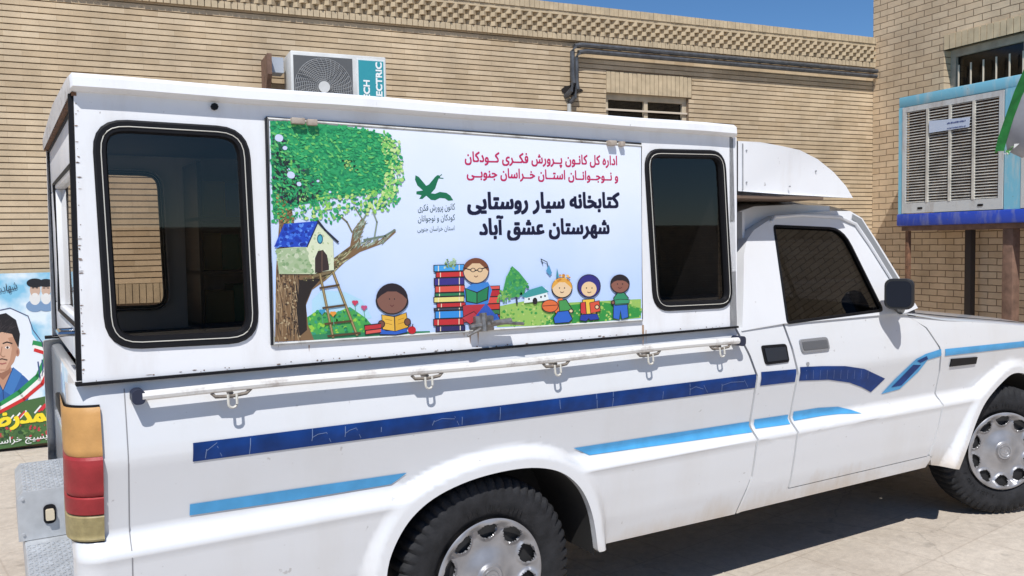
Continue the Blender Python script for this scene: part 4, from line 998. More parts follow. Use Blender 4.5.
# ---------------------------------------------------------------- visor over the cab
vis = [(738, 141), (760, 142), (782, 146), (800, 150), (818, 159), (834, 172), (846, 186), (853, 198), (820, 197), (780, 194), (738, 191)]
vp = [XZ(q[0], q[1], .02 + .05 * sm((q[0] - 770) / 80)) for q in vis]
bm = bmesh.new(); top = vp[:8]; bot = [vp[8], vp[9], vp[10]]
def vy(x): return .02 + .05 * sm((x - 1.25) / .55)
nY = 7
for yy in (0, 1):
    vs = [bm.verts.new((x, vy(x) if not yy else W - vy(x), z)) for x, z in vp]
    for t in tessellate_polygon([[Vector((a, b, 0)) for a, b in vp]]): bm.faces.new([vs[i] for i in t])
R_ = []
for x, z in top:
    R_.append([bm.verts.new((x, vy(x) + (W - 2 * vy(x)) * k / nY, z + .03 * math.sin(math.pi * k / nY))) for k in range(nY + 1)])
for a, b_ in zip(R_, R_[1:]):
    for k in range(nY): bm.faces.new((a[k], a[k + 1], b_[k + 1], b_[k]))
bmesh.ops.remove_doubles(bm, verts=bm.verts, dist=1e-4)
bmesh.ops.recalc_face_normals(bm, faces=bm.faces)
visor = part('cab_visor', bm, CAPW)
bm = bmesh.new()
for (a, b_) in (((746, 143), (746, 190)),):
    pa, pb = XZ(*a), XZ(*b_); box(bm, (pa[0] - .002, .016, pb[1]), (pa[0] + .002, .021, pa[1])); part('visor_seam', bm, GREYMET, visor, smooth=0)
for px, py in ((750, 150), (750, 182), (795, 186), (838, 192), (826, 170)):
    q = XZ(px, py); bm = bmesh.new(); tube(bm, [(q[0], vy(q[0]) + .002, q[1]), (q[0], vy(q[0]) - .003, q[1])], .004, 6); part('rivet', bm, GREYMET, visor)
bm = bmesh.new(); zb2 = vp[10][1] + .002
box(bm, (XC + .001, .03, zb2 - .03), (vp[7][0] - .25, W - .03, zb2 - .018)); part('visor_underside', bm, mat('brown_board', (.16, .11, .08), .9), visor, smooth=0)
# ---------------------------------------------------------------- cab glasshouse
K = .30; Z0 = BELT
def CS(px, py): p = S(px, py, .028, K, Z0); return (p.x, p.z)
def YK(x, z): return .028 + K * max(0, z - Z0)
roof_line = [CS(743, 212), CS(760, 206), CS(800, 204), CS(830, 206), CS(850, 211), CS(862, 218), CS(877, 241), CS(898, 275), CS(918, 308)]
side_out = [CS(743, 331), CS(744, 254), CS(747, 240), CS(754, 230), CS(766, 222), CS(775, 216), CS(800, 213), CS(830, 211), CS(850, 211), CS(862, 218), CS(877, 241), CS(898, 275), CS(918, 308), (DF[0][0], Z0), (DR[0][0], Z0)]
dw_hole = rquad([CS(773, 225), CS(843, 228), CS(884, 311), CS(787, 324)], [.02, .09, .03, .02], 5)
ROOFL = roof_line
print('cab', side_out)
for side in (False, True):
    bm = bmesh.new(); skin(bm, side_out, [dw_hole], YK, frange(1.1, 2.3, .1), [1.2, 1.3, 1.4, 1.5], .05, mirror=side)
    cabf = part('cab_frame', bm, PAINT)
    my = MIR if side else (lambda p: p)
    # rubber and window
    bm = bmesh.new(); hs = scale_poly(dw_hole, -.001); h2 = scale_poly(dw_hole, -.009); n_ = len(hs)
    V1 = [bm.verts.new(my(Vector((x, YK(x, z) - .001, z)))) for x, z in scale_poly(dw_hole, .002)]; V2 = [bm.verts.new(my(Vector((x, YK(x, z) - .003, z)))) for x, z in h2]; V3 = [bm.verts.new(my(Vector((x, YK(x, z) + .02, z)))) for x, z in h2]
    for A_, B_ in ((V1, V2), (V2, V3)):
        for k in range(n_): bm.faces.new((A_[k], A_[(k + 1) % n_], B_[(k + 1) % n_], B_[k]))
    bmesh.ops.recalc_face_normals(bm, faces=bm.faces)
    part('window_trim', bm, BLACK, cabf)
    bm = bmesh.new(); bm.faces.new([bm.verts.new(my(Vector((x, YK(x, z) + .010, z)))) for x, z in h2]); part('door_glass', bm, GLASS_CAB, cabf, smooth=0)
# drip rail above the door
bm = bmesh.new(); dr = [CS(770, 222), CS(773, 217), CS(800, 215), CS(838, 217), CS(854, 224), CS(868, 244), CS(888, 276), CS(906, 306)]
tube(bm, [(x, YK(x, z) - .008, z) for x, z in dr], [.007, .009, .009, .009, .009, .008, .007, .006], 8); part('drip_rail', bm, PAINT)
bm = bmesh.new(); ps_ = [CS(*q) for q in ((851, 219), (857, 223), (871, 245), (891, 277), (908, 305))]; pe_ = [CS(*q) for q in ((914, 305), (897, 277), (876, 243), (861, 219), (852, 214))]
skin(bm, ps_ + pe_, [], YK, [], [], 0, off=-.003); part('pillar_trim', bm, mat('pillar_grey', (.22, .23, .24), .5))
# cab roof
bm = bmesh.new(); nY = 12; rr = []
for x, z in ROOFL[:6]:
    y0 = YK(x, z) + .035 * (1 - sm((x - 1.55) / .35)); row = []
    if x < 1.9:
        for sd in (0, 1): pass
    for k in range(nY + 1):
        t = k / nY; row.append(bm.verts.new((x, y0 + (W - 2 * y0) * t, z + .045 * (1 - abs(2 * t - 1) ** 3))))
    rr.append(row)
for a, b_ in zip(rr, rr[1:]):
    for k in range(nY): bm.faces.new((a[k], a[k + 1], b_[k + 1], b_[k]))
for sd in (0, 1):
    sk = []
    for x, z in ROOFL[:4]:
        y0 = YK(x, z) + .035 * (1 - sm((x - 1.55) / .35)); y1 = y0 - .012
        if sd: y0, y1 = W - y0, W - y1
        sk.append((bm.verts.new((x, y0, z)), bm.verts.new((x, y1, z - .16))))
    for a, b_ in zip(sk, sk[1:]): bm.faces.new((a[0], b_[0], b_[1], a[1]))
bmesh.ops.remove_doubles(bm, verts=bm.verts, dist=1e-4); bmesh.ops.recalc_face_normals(bm, faces=bm.faces)
part('cab_roof', bm, PAINT, smooth=60)
bm = bmesh.new(); q = ROOFL[0]; box(bm, (q[0] - .005, YK(*q), Z0 - .2), (q[0] + .01, W - YK(*q), q[1] + .0)); part('cab_back', bm, PAINT, smooth=0)
# windscreen
bm = bmesh.new(); rr = []
for x, z in ROOFL[5:]:
    y0 = YK(x, z) + .01; row = []
    for k in range(nY + 1):
        t = k / nY; bow = 1 - (2 * t - 1) ** 2; row.append(bm.verts.new((x + .06 * bow, y0 + (W - 2 * y0) * t, z + .045 * (1 - abs(2 * t - 1) ** 3) * (z - Z0) / .5)))
    rr.append(row)
for a, b_ in zip(rr, rr[1:]):
    for k in range(nY): bm.faces.new((a[k], a[k + 1], b_[k + 1], b_[k]))
part('windscreen', bm, glass('windscreen_glass', (.55, .57, .58), .015), smooth=60)
# hood with cowl
bm = bmesh.new(); rr = []; xs_ = [2.13, 2.2, 2.3, 2.5, 2.75, 3.0, 3.25, 3.45, 3.62, 3.74, 3.80, 3.83]
def ftop(x):
    pl = [(2.1, 1.075), (2.2, 1.065), (2.5, 1.018), (3.0, .968), (3.45, .918), (3.80, .86), (3.9, .82)]
    for (a, p), (b2, q) in zip(pl, pl[1:]):
        if x <= b2: return p + (q - p) * (x - a) / (b2 - a)
for x in xs_:
    y0 = YS(x, min(ftop(x), 1.0)) + .0; row = []
    prof_h = [(0, -.004), (.012, .004), (.04, .012), (.07, .014), (.11, .020), (.2, .034), (.33, .042), (.5, .046)]
    pts = prof_h + [(1 - a, b2) for a, b2 in reversed(prof_h[:-1])]
    drop = -.03 * sm((x - 3.70) / .13)
    for t, dz in pts: row.append(bm.verts.new((x, y0 + (W - 2 * y0) * t, ftop(x) + dz + drop)))
    rr.append(row)
for a, b_ in zip(rr, rr[1:]):
    for k in range(len(a) - 1): bm.faces.new((a[k], a[k + 1], b_[k + 1], b_[k]))
part('hood', bm, PAINT, smooth=40)
bm = bmesh.new(); tube(bm, [(x, YS(x, 1.0) + .105, ftop(x) + .0165) for x in (2.15, 2.4, 2.8, 3.3, 3.7)], .0025, 5); part('hood_seam', bm, DARK)
# front end (out of frame): grille, headlamps, bumper
bm = bmesh.new(); box(bm, (3.78, .12, .50), (3.825, W - .12, .84), 0, None, .01); gri = part('grille', bm, BLACK)
for y in (.15, W - .45):
    bm = bmesh.new(); box(bm, (3.80, y, .62), (3.845, y + .30, .78), 0, None, .012); part('headlight', bm, mat('headlamp_glass', (.6, .62, .65), .1, .3))
bm = bmesh.new(); box(bm, (3.79, .02, .36), (3.93, W - .02, .50), 0, None, .02); part('front_bumper', bm, BLACK)
# cab interior
bm = bmesh.new()
for y in (.22, .80):
    box(bm, (1.50, y, .62), (1.98, y + .48, .80), 0, None, .04); prism(bm, [(1.42, .80), (1.56, .80), (1.44, 1.34), (1.32, 1.34)], lambda a, b, d: Vector((a, y + d, b)), .48)
    box(bm, (1.33, y + .13, 1.35), (1.40, y + .35, 1.47), 0, None, .02)
part('seat', bm, mat('seat_fabric', (.07, .07, .08), .9))
bm = bmesh.new(); box(bm, (2.12, .10, .80), (2.40, W - .10, 1.08), 0, None, .03); part('dashboard', bm, DARK)
bm = bmesh.new(); c = Vector((1.98, 1.10, 1.08)); e1_ = Vector((0, 1, 0)); e2_ = Vector((-.42, 0, .9)).normalized()
tube(bm, [c + (e1_ * math.cos(t) + e2_ * math.sin(t)) * .18 for t in [k * math.pi / 14 for k in range(28)]], .012, 6, closed=True)
tube(bm, [c, c + Vector((.2, 0, -.1))], .03, 8); tube(bm, [c - e1_ * .17, c + e1_ * .17], .012, 6)
part('steering_wheel', bm, BLACK)
bm = bmesh.new(); tube(bm, [(1.42, .17, 1.50), (1.52, .14, 1.25), (1.66, .12, .95)], .012, 4); part('seat_belt', bm, mat('belt_grey', (.25, .25, .25), .8))
# door fittings
def on(px, py, o=0): x, z = XZ(px, py); return Vector((x, YS(x, z) - o, z))
bm = bmesh.new(); a_, b_ = XZ(803, 338), XZ(830, 351)
hp = rquad([XZ(802, 340), XZ(830, 337), XZ(831, 350), XZ(803, 353)], .018, 4)
prism(bm, hp, lambda a, b, d: Vector((a, YS(a, b) + .004 - d, b)), .012); dh = part('handle', bm, mat('handle_chrome', (.30, .31, .33), .22, .35), DOOR)
bm = bmesh.new(); prism(bm, scale_poly(hp, -.011), lambda a, b, d: Vector((a, YS(a, b) - .0085 - d, b)), .002); part('handle_cup', bm, mat('worn_chrome', (.13, .135, .145), .35, .2), dh)
bm = bmesh.new(); q = on(808, 364); tube(bm, [q + Vector((0, .003, 0)), q - Vector((0, .004, 0))], .009, 12); part('lock', bm, GREYMET, DOOR)
bm = bmesh.new(); fp = rquad([XZ(764, 346), XZ(789, 344), XZ(790, 362), XZ(766, 365)], .015, 4); prism(bm, fp, lambda a, b, d: Vector((a, YS(a, b) + .003 - d, b)), .008); ip = scale_poly(fp, -.012); 
fl = part('filler_flap', bm, BLACK, CABC)
bm = bmesh.new(); prism(bm, ip, lambda a, b, d: Vector((a, YS(a, b) - .0055 - d, b)), .003); part('flap_recess', bm, mat('flap_dark_blue', (.02, .025, .035), .3), fl)
bm = bmesh.new(); prism(bm, [XZ(952, 359), XZ(978, 357), XZ(978, 364), XZ(952, 367)], lambda a, b, d: Vector((a, YS(a, b) + .003 - d, b)), .010); part('side_repeater', bm, BLACK, FEND)
# mirror
mo = CS(893, 300); mbase = Vector((mo[0] + .02, YK(*mo), mo[1] - .02))
bm = bmesh.new()
MD = .11
pc = S(899.5, 293.5, mbase.y - MD)
fr = (pc, Vector((math.cos(R(-62)), math.sin(R(-62)), 0)), Vector((math.cos(R(28)), math.sin(R(28)), 0)), Vector((0, 0, 1)))
pl = rrect(-.062, .062, -.072, .068, .032, 5)
rings = []
for dd_, sc_ in ((-.022, .93), (-.016, 1), (.015, 1.0), (.04, .85), (.055, .5)):
    rings.append([bm.verts.new(fr[0] + fr[1] * a * sc_ + fr[2] * dd_ + fr[3] * b2 * sc_) for a, b2 in pl])
for a, b2 in zip(rings, rings[1:]):
    for k in range(len(pl)): bm.faces.new((a[k], a[(k + 1) % len(pl)], b2[(k + 1) % len(pl)], b2[k]))
bm.faces.new(rings[-1]); bm.faces.new(rings[0])
tube(bm, [pc + Vector((.02, .03, -.045)), mbase + Vector((.03, .0, -.03))], [.018, .024], 8)
bmesh.ops.recalc_face_normals(bm, faces=bm.faces)
mir = part('side_mirror', bm, mat('black_plastic', (.018, .018, .02), .35))
bm = bmesh.new(); prism(bm, [(a * .84, b2 * .84) for a, b2 in pl], lambda a, b, d: fr[0] + fr[1] * a + fr[2] * (-.0225 - d) + fr[3] * b, .002); part('mirror_glass', bm, mat('mirror_glass', (.008, .012, .022), .08, spec=.25), mir)
bm = bmesh.new(); c2 = MIR(pc); box(bm, (c2.x - .05, c2.y - .07, c2.z - .06), (c2.x + .02, c2.y + .07, c2.z + .06), 0, None, .02); part('side_mirror', bm, BLACK)
# side marker at lower body: mud flap
bm = bmesh.new(); box(bm, (rear_arch[-1][0] + .0, .06, .28), (rear_arch[-1][0] + .02, .28, .50)); part('mud_flap', bm, UNDER, smooth=0)
# ---------------------------------------------------------------- long side rail
RO = .020
def RLp(px, py, o=RO): return S(px, py, -o)
bm = bmesh.new(); r0_, r1_ = RLp(142, 396), RLp(738, 341)
def rail(t, s=0): p = r0_.lerp(r1_, t); p.z += .004 * math.sin(t * 9) ; return p
tube(bm, [rail(t / 30) for t in range(31)], .0135, 10)
RAILM = dirty('rail_white_paint', (.76, .75, .72), (.20, .13, .09), .5, 0, amount=.75, scale=16, streak=False, bump=.1)
rl = part('awning_rail', bm, RAILM)
for px, py in ((138, 397), (741, 341)):
    bm = bmesh.new(); q = RLp(px, py); sx_ = .016
    prism(bm, rrect(q.x - sx_, q.x + sx_ + .002, q.z - .020, q.z + .020, .014), lambda a, b, d: Vector((a, q.y - .010 + d, b)), RO + .03, 0); part('end_bracket', bm, mat('bracket_navy', (.02, .025, .05), .5), rl)
for px, t in ((205, .105), (369, .38), (502, .604), (614, .792), (712, .955)):
    q = rail((px - 142) / 596)
    bm = bmesh.new(); 
    tube(bm, [q + Vector((-.055, .0, -.012)), q + Vector((-.045, -.004, -.024)), q + Vector((.0, -.006, -.026)), q + Vector((.04, -.004, -.022)), q + Vector((.055, 0, -.010))], .0055, 6)
    tube(bm, [q + Vector((0, .05, -.018)), q + Vector((0, 0, -.018))], .006, 6)
    hk = part('rail_bracket', bm, mat('rusty_bracket', (.20, .17, .14), .7, var=.4, vscale=40), rl)
    bm = bmesh.new(); lp_ = []
    for k in range(12):
        a_ = math.pi * k / 11; lp_.append(q + Vector((-math.cos(a_) * .012, -.012, -.046 - math.sin(a_) * .012)))
    tube(bm, [q + Vector((-.012, -.008, -.020))] + lp_ + [q + Vector((.012, -.008, -.020))], .0038, 6); part('hook', bm, BRIGHT, hk)
# ---------------------------------------------------------------- sign panel
SO = .009
def SP(px, py, o=0.0): return S(px, py, YC - SO - o)
sp = [(268, 119), (641, 146), (642, 320), (274, 344)]
bm = bmesh.new(); A8 = [SP(*q) for q in sp]; B8 = [p + Vector((0, SO - .001, 0)) for p in A8]
vs = [bm.verts.new(p) for p in A8 + B8]
for ids in ((0, 1, 2, 3), (0, 1, 5, 4), (1, 2, 6, 5), (2, 3, 7, 6), (3, 0, 4, 7)): bm.faces.new([vs[i] for i in ids])
bmesh.ops.recalc_face_normals(bm, faces=bm.faces)
m, nt, b = nodes('sign_background'); b.inputs['Roughness'].default_value = .35; b.inputs['Coat Weight'].default_value = .2
g = nt.nodes.new('ShaderNodeNewGeometry'); s3 = nt.nodes.new('ShaderNodeSeparateXYZ'); nt.links.new(g.outputs['Position'], s3.inputs[0])
n = nt.nodes.new('ShaderNodeTexNoise'); n.inputs['Scale'].default_value = 1.6; n.inputs['Detail'].default_value = 4; nt.links.new(g.outputs['Position'], n.inputs['Vector'])
ad = nt.nodes.new('ShaderNodeMath'); ad.operation = 'MULTIPLY_ADD'; ad.inputs[1].default_value = .55; nt.links.new(n.outputs['Fac'], ad.inputs[0]); nt.links.new(s3.outputs['Z'], ad.inputs[2])
mr = nt.nodes.new('ShaderNodeMapRange'); mr.inputs[1].default_value = 1.55; mr.inputs[2].default_value = 2.0; nt.links.new(ad.outputs[0], mr.inputs[0])
cr = nt.nodes.new('ShaderNodeValToRGB'); cr.color_ramp.elements[0].color = (.52, .67, .97, 1); cr.color_ramp.elements[1].color = (.82, .87, .97, 1); nt.links.new(mr.outputs[0], cr.inputs[0]); nt.links.new(cr.outputs[0], b.inputs['Base Color'])
sign = part('sign_panel', bm, m, CSIDE and truck, smooth=0)
bm = bmesh.new(); q = [S(x, y, YC - SO + .002) for x, y in sp]
tube(bm, q, .0055, 6, closed=True); part('sign_frame', bm, dirty('sign_frame_paint', (.60, .60, .58), (.10, .08, .06), .5, 0, amount=.9, scale=14, streak=False), sign)
bm = bmesh.new()
tube(bm, [S(266, 118, YC - .004), S(641, 144, YC - .004)], .0045, 5); tube(bm, [S(266, 118, YC - .004), S(272, 345, YC - .004)], .005, 5); part('sign_gap', bm, DARK, sign)
A = Art(SP)
# hills and grass
grs = [(310, 340), (306, 318), (318, 310), (332, 314), (350, 307), (366, 318), (376, 330), (380, 336), (362, 338)]
A.poly([(312, 300), (322, 290), (345, 292), (362, 300), (372, 318), (330, 325), (312, 325)], (175, 215, 235)); A.poly(grs, (70, 160, 80))
A.dabs(inside(grs), 160, .8, 2.6, [(60, 160, 80), (95, 185, 70), (150, 200, 70), (30, 120, 75), (50, 150, 120)])
g2 = [(497, 326), (497, 312), (515, 304), (545, 303), (565, 308), (600, 303), (641, 301), (641, 317), (560, 325)]
A.poly([(495, 318), (500, 306), (530, 300), (560, 303), (641, 299), (641, 318), (560, 325), (497, 327)], (150, 190, 95)); A.poly([(560, 306), (600, 302), (641, 308), (641, 317), (580, 324), (545, 325)], (50, 145, 65))
A.dabs(inside(g2), 260, .6, 2.0, [(120, 175, 75), (160, 195, 90), (60, 150, 70), (185, 205, 120), (90, 160, 70)])
A.poly([(274, 342), (274, 337), (340, 333), (430, 331), (430, 334), (330, 339)], (50, 130, 90))
# trunk and limbs
trunk = [(275, 342), (276, 270), (279, 225), (273, 165), (284, 168), (292, 210), (297, 240), (303, 268), (316, 272), (334, 258), (350, 246), (353, 230), (362, 218), (366, 222), (360, 238), (361, 246), (380, 240), (394, 229), (396, 232), (384, 243), (360, 252), (345, 262), (326, 280), (312, 290), (306, 305), (308, 325), (314, 340)]
A.poly(trunk, (125, 98, 68))
A.poly([(295, 274), (300, 280), (322, 278), (312, 289), (306, 303), (307, 330), (298, 338), (291, 320), (290, 295)], (38, 30, 26))
A.streaks(inside([(276, 341), (277, 275), (279, 230), (292, 230), (300, 276), (296, 300), (300, 338)]), 260, 6, 22, 1.1, [(95, 72, 50), (150, 125, 95), (60, 45, 35), (165, 140, 105), (120, 92, 62)], 86, 9)
A.streaks(inside([(303, 268), (318, 272), (338, 256), (352, 246), (362, 240), (345, 262), (326, 280)]), 90, 4, 12, 1.0, [(165, 160, 115), (90, 85, 55), (190, 190, 150), (75, 62, 42)], -35, 12)
A.streaks(inside([(353, 232), (362, 218), (366, 222), (360, 240), (382, 239), (394, 230), (384, 243), (356, 248)]), 120, 4, 10, 1.0, [(150, 165, 145), (110, 125, 105), (185, 195, 175), (130, 120, 95)], -50, 30)
A.dabs(inside([(276, 341), (277, 275), (300, 276), (296, 300), (300, 338)]), 120, .6, 1.6, [(95, 72, 50), (150, 125, 95), (60, 45, 35), (175, 155, 120)])
A.dabs(inside([(300, 276), (340, 255), (348, 256), (325, 279), (306, 284)]), 60, .5, 1.4, [(170, 160, 110), (90, 85, 55), (60, 50, 38)])
A.line([(362, 222), (370, 208), (372, 196)], 1.8, (125, 140, 115)); A.line([(363, 220), (354, 206)], 1.2, (115, 125, 95)); A.line([(374, 240), (377, 222), (373, 212)], 1.6, (135, 150, 135)); A.line([(352, 232), (347, 222), (338, 214)], 1.6, (120, 115, 90)); A.line([(364, 240), (385, 236), (395, 230)], 2, (110, 125, 110))
# crown
crown = [(270, 120), (300, 121), (350, 126), (385, 131), (397, 141), (402, 160), (404, 180), (394, 192), (400, 200), (390, 212), (372, 210), (358, 216), (345, 212), (333, 226), (322, 222), (300, 219), (285, 228), (273, 222)]
inner = [(270, 121), (300, 122), (350, 127), (383, 134), (393, 150), (394, 175), (380, 190), (362, 196), (340, 196), (325, 200), (300, 205), (280, 215), (273, 215)]
A.poly(inner, (48, 158, 98))
GRN = [(34, 148, 92), (48, 162, 96), (75, 180, 100), (28, 128, 84), (120, 195, 95), (55, 170, 110)]
A.dabs(inside(crown), 1300, .8, 2.6, GRN + [(30, 150, 95), (40, 155, 95), (35, 140, 90), (50, 165, 100), (25, 125, 85)])
A.dabs(inside(inner), 700, .6, 2.0, [(30, 150, 95), (45, 165, 100), (25, 130, 85), (60, 175, 105)])
A.dabs(inside([(272, 135), (285, 140), (298, 165), (325, 178), (320, 196), (296, 205), (280, 200), (273, 190)]), 260, .6, 2.4, [(25, 40, 45), (35, 70, 60), (20, 90, 60), (80, 150, 90), (60, 50, 80)])
A.dabs(inside([(342, 160), (356, 158), (358, 170), (346, 172)]), 30, .5, 1.6, [(20, 50, 40), (160, 200, 110)])
A.dabs(inside([(300, 195), (400, 185), (395, 210), (330, 220), (300, 218)]), 160, .8, 2.4, [(150, 205, 90), (190, 220, 130), (120, 190, 100)])
for x, y, r_ in ((279, 138, 4.2), (285, 148, 2.4), (291, 175, 4), (299, 184, 2.4), (289, 170, 2), (318, 181, 1.5), (330, 192, 1.4)): A.ell(x, y, r_, r_ * .85, (205, 215, 245))
A.dabs(inside([(277, 195), (292, 200), (294, 225), (278, 226)]), 60, .6, 1.8, [(140, 110, 70), (95, 110, 50), (170, 150, 90)])
A.streaks(inside(inner), 420, 3, 8, 2.2, [(52, 170, 105), (38, 150, 92), (80, 185, 108), (30, 135, 88), (110, 195, 105)], 25, 40)
A.dabs(inside([(380, 135), (400, 142), (404, 180), (392, 200), (380, 205), (386, 170)]), 220, .8, 2.2, [(170, 215, 120), (130, 200, 100), (200, 225, 150), (90, 185, 100)])
A.streaks(inside([(273, 150), (283, 155), (300, 190), (320, 196), (300, 204), (280, 200)]), 60, 4, 10, 1.2, [(28, 40, 45), (40, 50, 45)], 60, 50)
for x, y, r_ in ((279, 138, 4.2), (291, 175, 4), (285, 148, 2.2), (299, 184, 2.4)): A.ell(x, y, r_, r_ * .85, (205, 215, 245), 30)
# tree house
A.poly([(276, 249), (279, 274), (315, 274), (334, 262), (333, 240), (316, 222), (306, 246)], (205, 215, 180)); A.poly([(276, 249), (306, 247), (312, 273), (279, 274)], (165, 185, 145))
A.poly([(306, 246), (318, 226), (333, 241), (334, 270), (312, 273)], (215, 222, 190))
A.dabs(inside([(276, 250), (306, 248), (312, 272), (279, 273)]), 70, 1, 3, [(150, 175, 130), (175, 190, 155), (130, 160, 115), (195, 205, 175)])
A.dabs(inside([(308, 247), (318, 229), (331, 241), (333, 268), (314, 271)]), 40, .8, 2, [(200, 212, 175), (225, 230, 205), (180, 195, 150)])
A.poly([(274, 247), (284, 224), (318, 221), (307, 247)], (30, 70, 185))
A.dabs(inside([(276, 246), (285, 225), (315, 223), (306, 245)]), 80, 1.2, 2.6, [(60, 110, 215), (25, 55, 165), (90, 140, 230), (20, 45, 140)])
A.line([(318, 221), (325, 230), (338, 242)], 2.2, (40, 45, 60)); A.line([(307, 247), (318, 222)], 1.2, (30, 40, 80))
A.ell(320, 239, 3, 5, (30, 90, 120)); A.ell(320, 239, 2, 3.6, (80, 170, 190))
A.poly([(315, 273), (315, 258), (318, 251), (323, 250), (327, 255), (329, 266), (329, 270)], (55, 42, 40)); A.line([(322, 251), (322, 272)], .8, (110, 85, 70))
A.line([(314, 276), (330, 272)], 3, (120, 105, 75))
for a_, b_ in (((320, 274), (333, 337)), ((333, 272), (357, 335))): A.line([a_, b_], 2.6, (115, 95, 60)); A.line([a_, b_], 1.0, (170, 150, 105))
for a_, b_ in (((320, 288), (339, 285)), ((323, 308), (345, 305)), ((325, 324), (351, 321)), ((328, 336), (360, 333))): A.line([a_, b_], 2.0, (85, 65, 42))
# flowers
for x, y, c in ((355, 302, (200, 60, 90)), (364, 307, (190, 80, 120)), (322, 311, (60, 150, 190)), (333, 313, (225, 150, 60))):
    A.ell(x - 1.2, y, 1.9, 1.6, c); A.ell(x + 1.4, y, 1.9, 1.6, c); A.poly([(x - 3, y), (x + 3.2, y), (x, y + 4)], c); A.line([(x, y + 4), (x + 1, y + 12)], .7, (90, 160, 130))
# children
OL = (35, 30, 35)
def head(cx, cy, r_, skin_, hair, cov=.55, ol=OL):
    A.ell(cx, cy, r_ + 1.0, r_ * .98 + 1.0, ol, n=26); A.ell(cx, cy, r_, r_ * .96, skin_, n=26)
    if hair: A.poly([(cx - r_ - .6, cy + 1)] + [(cx + (r_ + .6) * math.cos(t), cy - (r_ + .8) * math.sin(t)) for t in [math.pi - k * math.pi / 12 for k in range(13)]] + [(cx + r_ + .6, cy + 1), (cx + r_ * .72, cy - r_ * .25), (cx + r_ * .3, cy - r_ * cov), (cx - r_ * .3, cy - r_ * cov), (cx - r_ * .72, cy - r_ * .25)], hair)
    A.line([(cx - 1.8, cy + r_ * .4), (cx, cy + r_ * .5), (cx + 1.8, cy + r_ * .4)], .7, (90, 40, 40))
    A.ell(cx - 2.5, cy, .6, .8, OL, n=8); A.ell(cx + 2.5, cy, .6, .8, OL, n=8)
A.op([(380, 328), (386, 331), (398, 331), (406, 327), (407, 332), (396, 334.5), (380, 334)], (45, 95, 190)); A.op([(382, 315), (394, 317), (394.5, 331), (383, 329)], (228, 180, 70)); A.op([(395, 317), (406, 313), (408, 327), (395.5, 331)], (220, 168, 55)); A.line([(385, 319), (392, 320.5)], .5, (160, 110, 40)); A.line([(398, 320), (404, 318)], .5, (160, 110, 40)); A.line([(385, 323), (392, 324.5)], .5, (160, 110, 40)); A.line([(398, 324), (405, 322)], .5, (160, 110, 40)); A.oe(381.5, 324, 2.8, 3, (115, 75, 60)); A.oe(407.5, 322, 2.6, 3, (115, 75, 60)); A.ell(392, 301, 16.5, 13, OL); head(392, 299, 15, (128, 88, 75), (38, 28, 35), .5)
A.poly([(364, 325), (381, 323), (381, 333), (365, 335)], OL); A.poly([(365, 326), (381, 324), (381, 328), (365, 330)], (190, 50, 55)); A.poly([(366, 331), (381, 329), (381, 332), (366, 334)], (215, 90, 80)); A.ell(412, 330, 4, 3.8, (190, 30, 40)); A.line([(412, 327), (413, 324)], .8, OL)
# stack of books
yb = 332
for c, h in (((45, 45, 95), 6), ((190, 45, 50), 7), ((50, 140, 215), 8), ((60, 70, 90), 3), ((190, 45, 50), 5), ((225, 215, 130), 6), ((45, 120, 80), 4), ((215, 85, 70), 7), ((60, 50, 130), 8), ((200, 50, 50), 6), ((70, 160, 225), 7)):
    j = random.uniform(-2, 2); x0, x1 = 436 + j, 465 + j * .5; sl = -1
    A.poly([(x0 - 1, yb), (x1, yb + sl), (x1, yb + sl - h), (x0 - 1, yb - h)], OL); A.poly([(x0, yb - .8), (x1 - .5, yb + sl - .8), (x1 - .5, yb + sl - h + .7), (x0, yb - h + .7)], c)
    A.line([(x0 + 4, yb - 1), (x0 + 4, yb - h + 1)], .8, (235, 220, 190)); A.line([(x1 - 5, yb - 2), (x1 - 5, yb - h)], .8, (235, 220, 190)); yb -= h
A.dabs(inside([(444, 268), (446, 260), (455, 258), (457, 268)]), 26, .8, 2.2, [(150, 180, 140), (190, 210, 180), (110, 140, 90)])
yb = 322
for c, h in (((200, 50, 55), 7), ((60, 120, 70), 5), ((200, 60, 50), 6), ((215, 80, 70), 7), ((180, 40, 50), 7), ((215, 85, 80), 4)):
    A.poly([(487, yb), (500, yb - .6), (500, yb - h - .6), (487, yb - h)], OL); A.poly([(487.6, yb - .7), (499.4, yb - 1.2), (499.4, yb - h), (487.6, yb - h + .5)], c); yb -= h
A.op([(464, 322), (463, 306), (476, 302), (487, 304), (488, 322)], (180, 50, 62)); A.op([(462, 318), (474, 312), (480, 318), (470, 324)], (190, 60, 70)); A.op([(489, 316), (497, 314), (500, 320), (490, 323)], (60, 110, 195)); A.poly([(474, 318), (486, 303), (498, 318), (486, 322)], (50, 90, 180)); A.poly([(464, 290), (472, 284), (488, 282), (492, 290), (488, 304), (466, 305)], (60, 130, 205)); A.poly([(465, 288), (477, 292), (489, 286), (488, 300), (477, 304), (466, 302)], OL); A.poly([(466, 289), (476.5, 293), (476.5, 303), (467, 301)], (45, 140, 90)); A.poly([(477.5, 293), (488, 287), (487, 299), (477.5, 303)], (35, 125, 80))
head(476, 271, 12.3, (222, 190, 150), (120, 70, 45), .62, (50, 60, 90)); A.line([(464, 268), (474, 271), (488, 267)], 1.1, OL); A.ell(473, 270, 2.6, 2.2, OL); A.ell(480, 270, 2.6, 2.2, OL); A.ell(473, 270, 1.8, 1.5, (222, 190, 150)); A.ell(480, 270, 1.8, 1.5, (222, 190, 150))
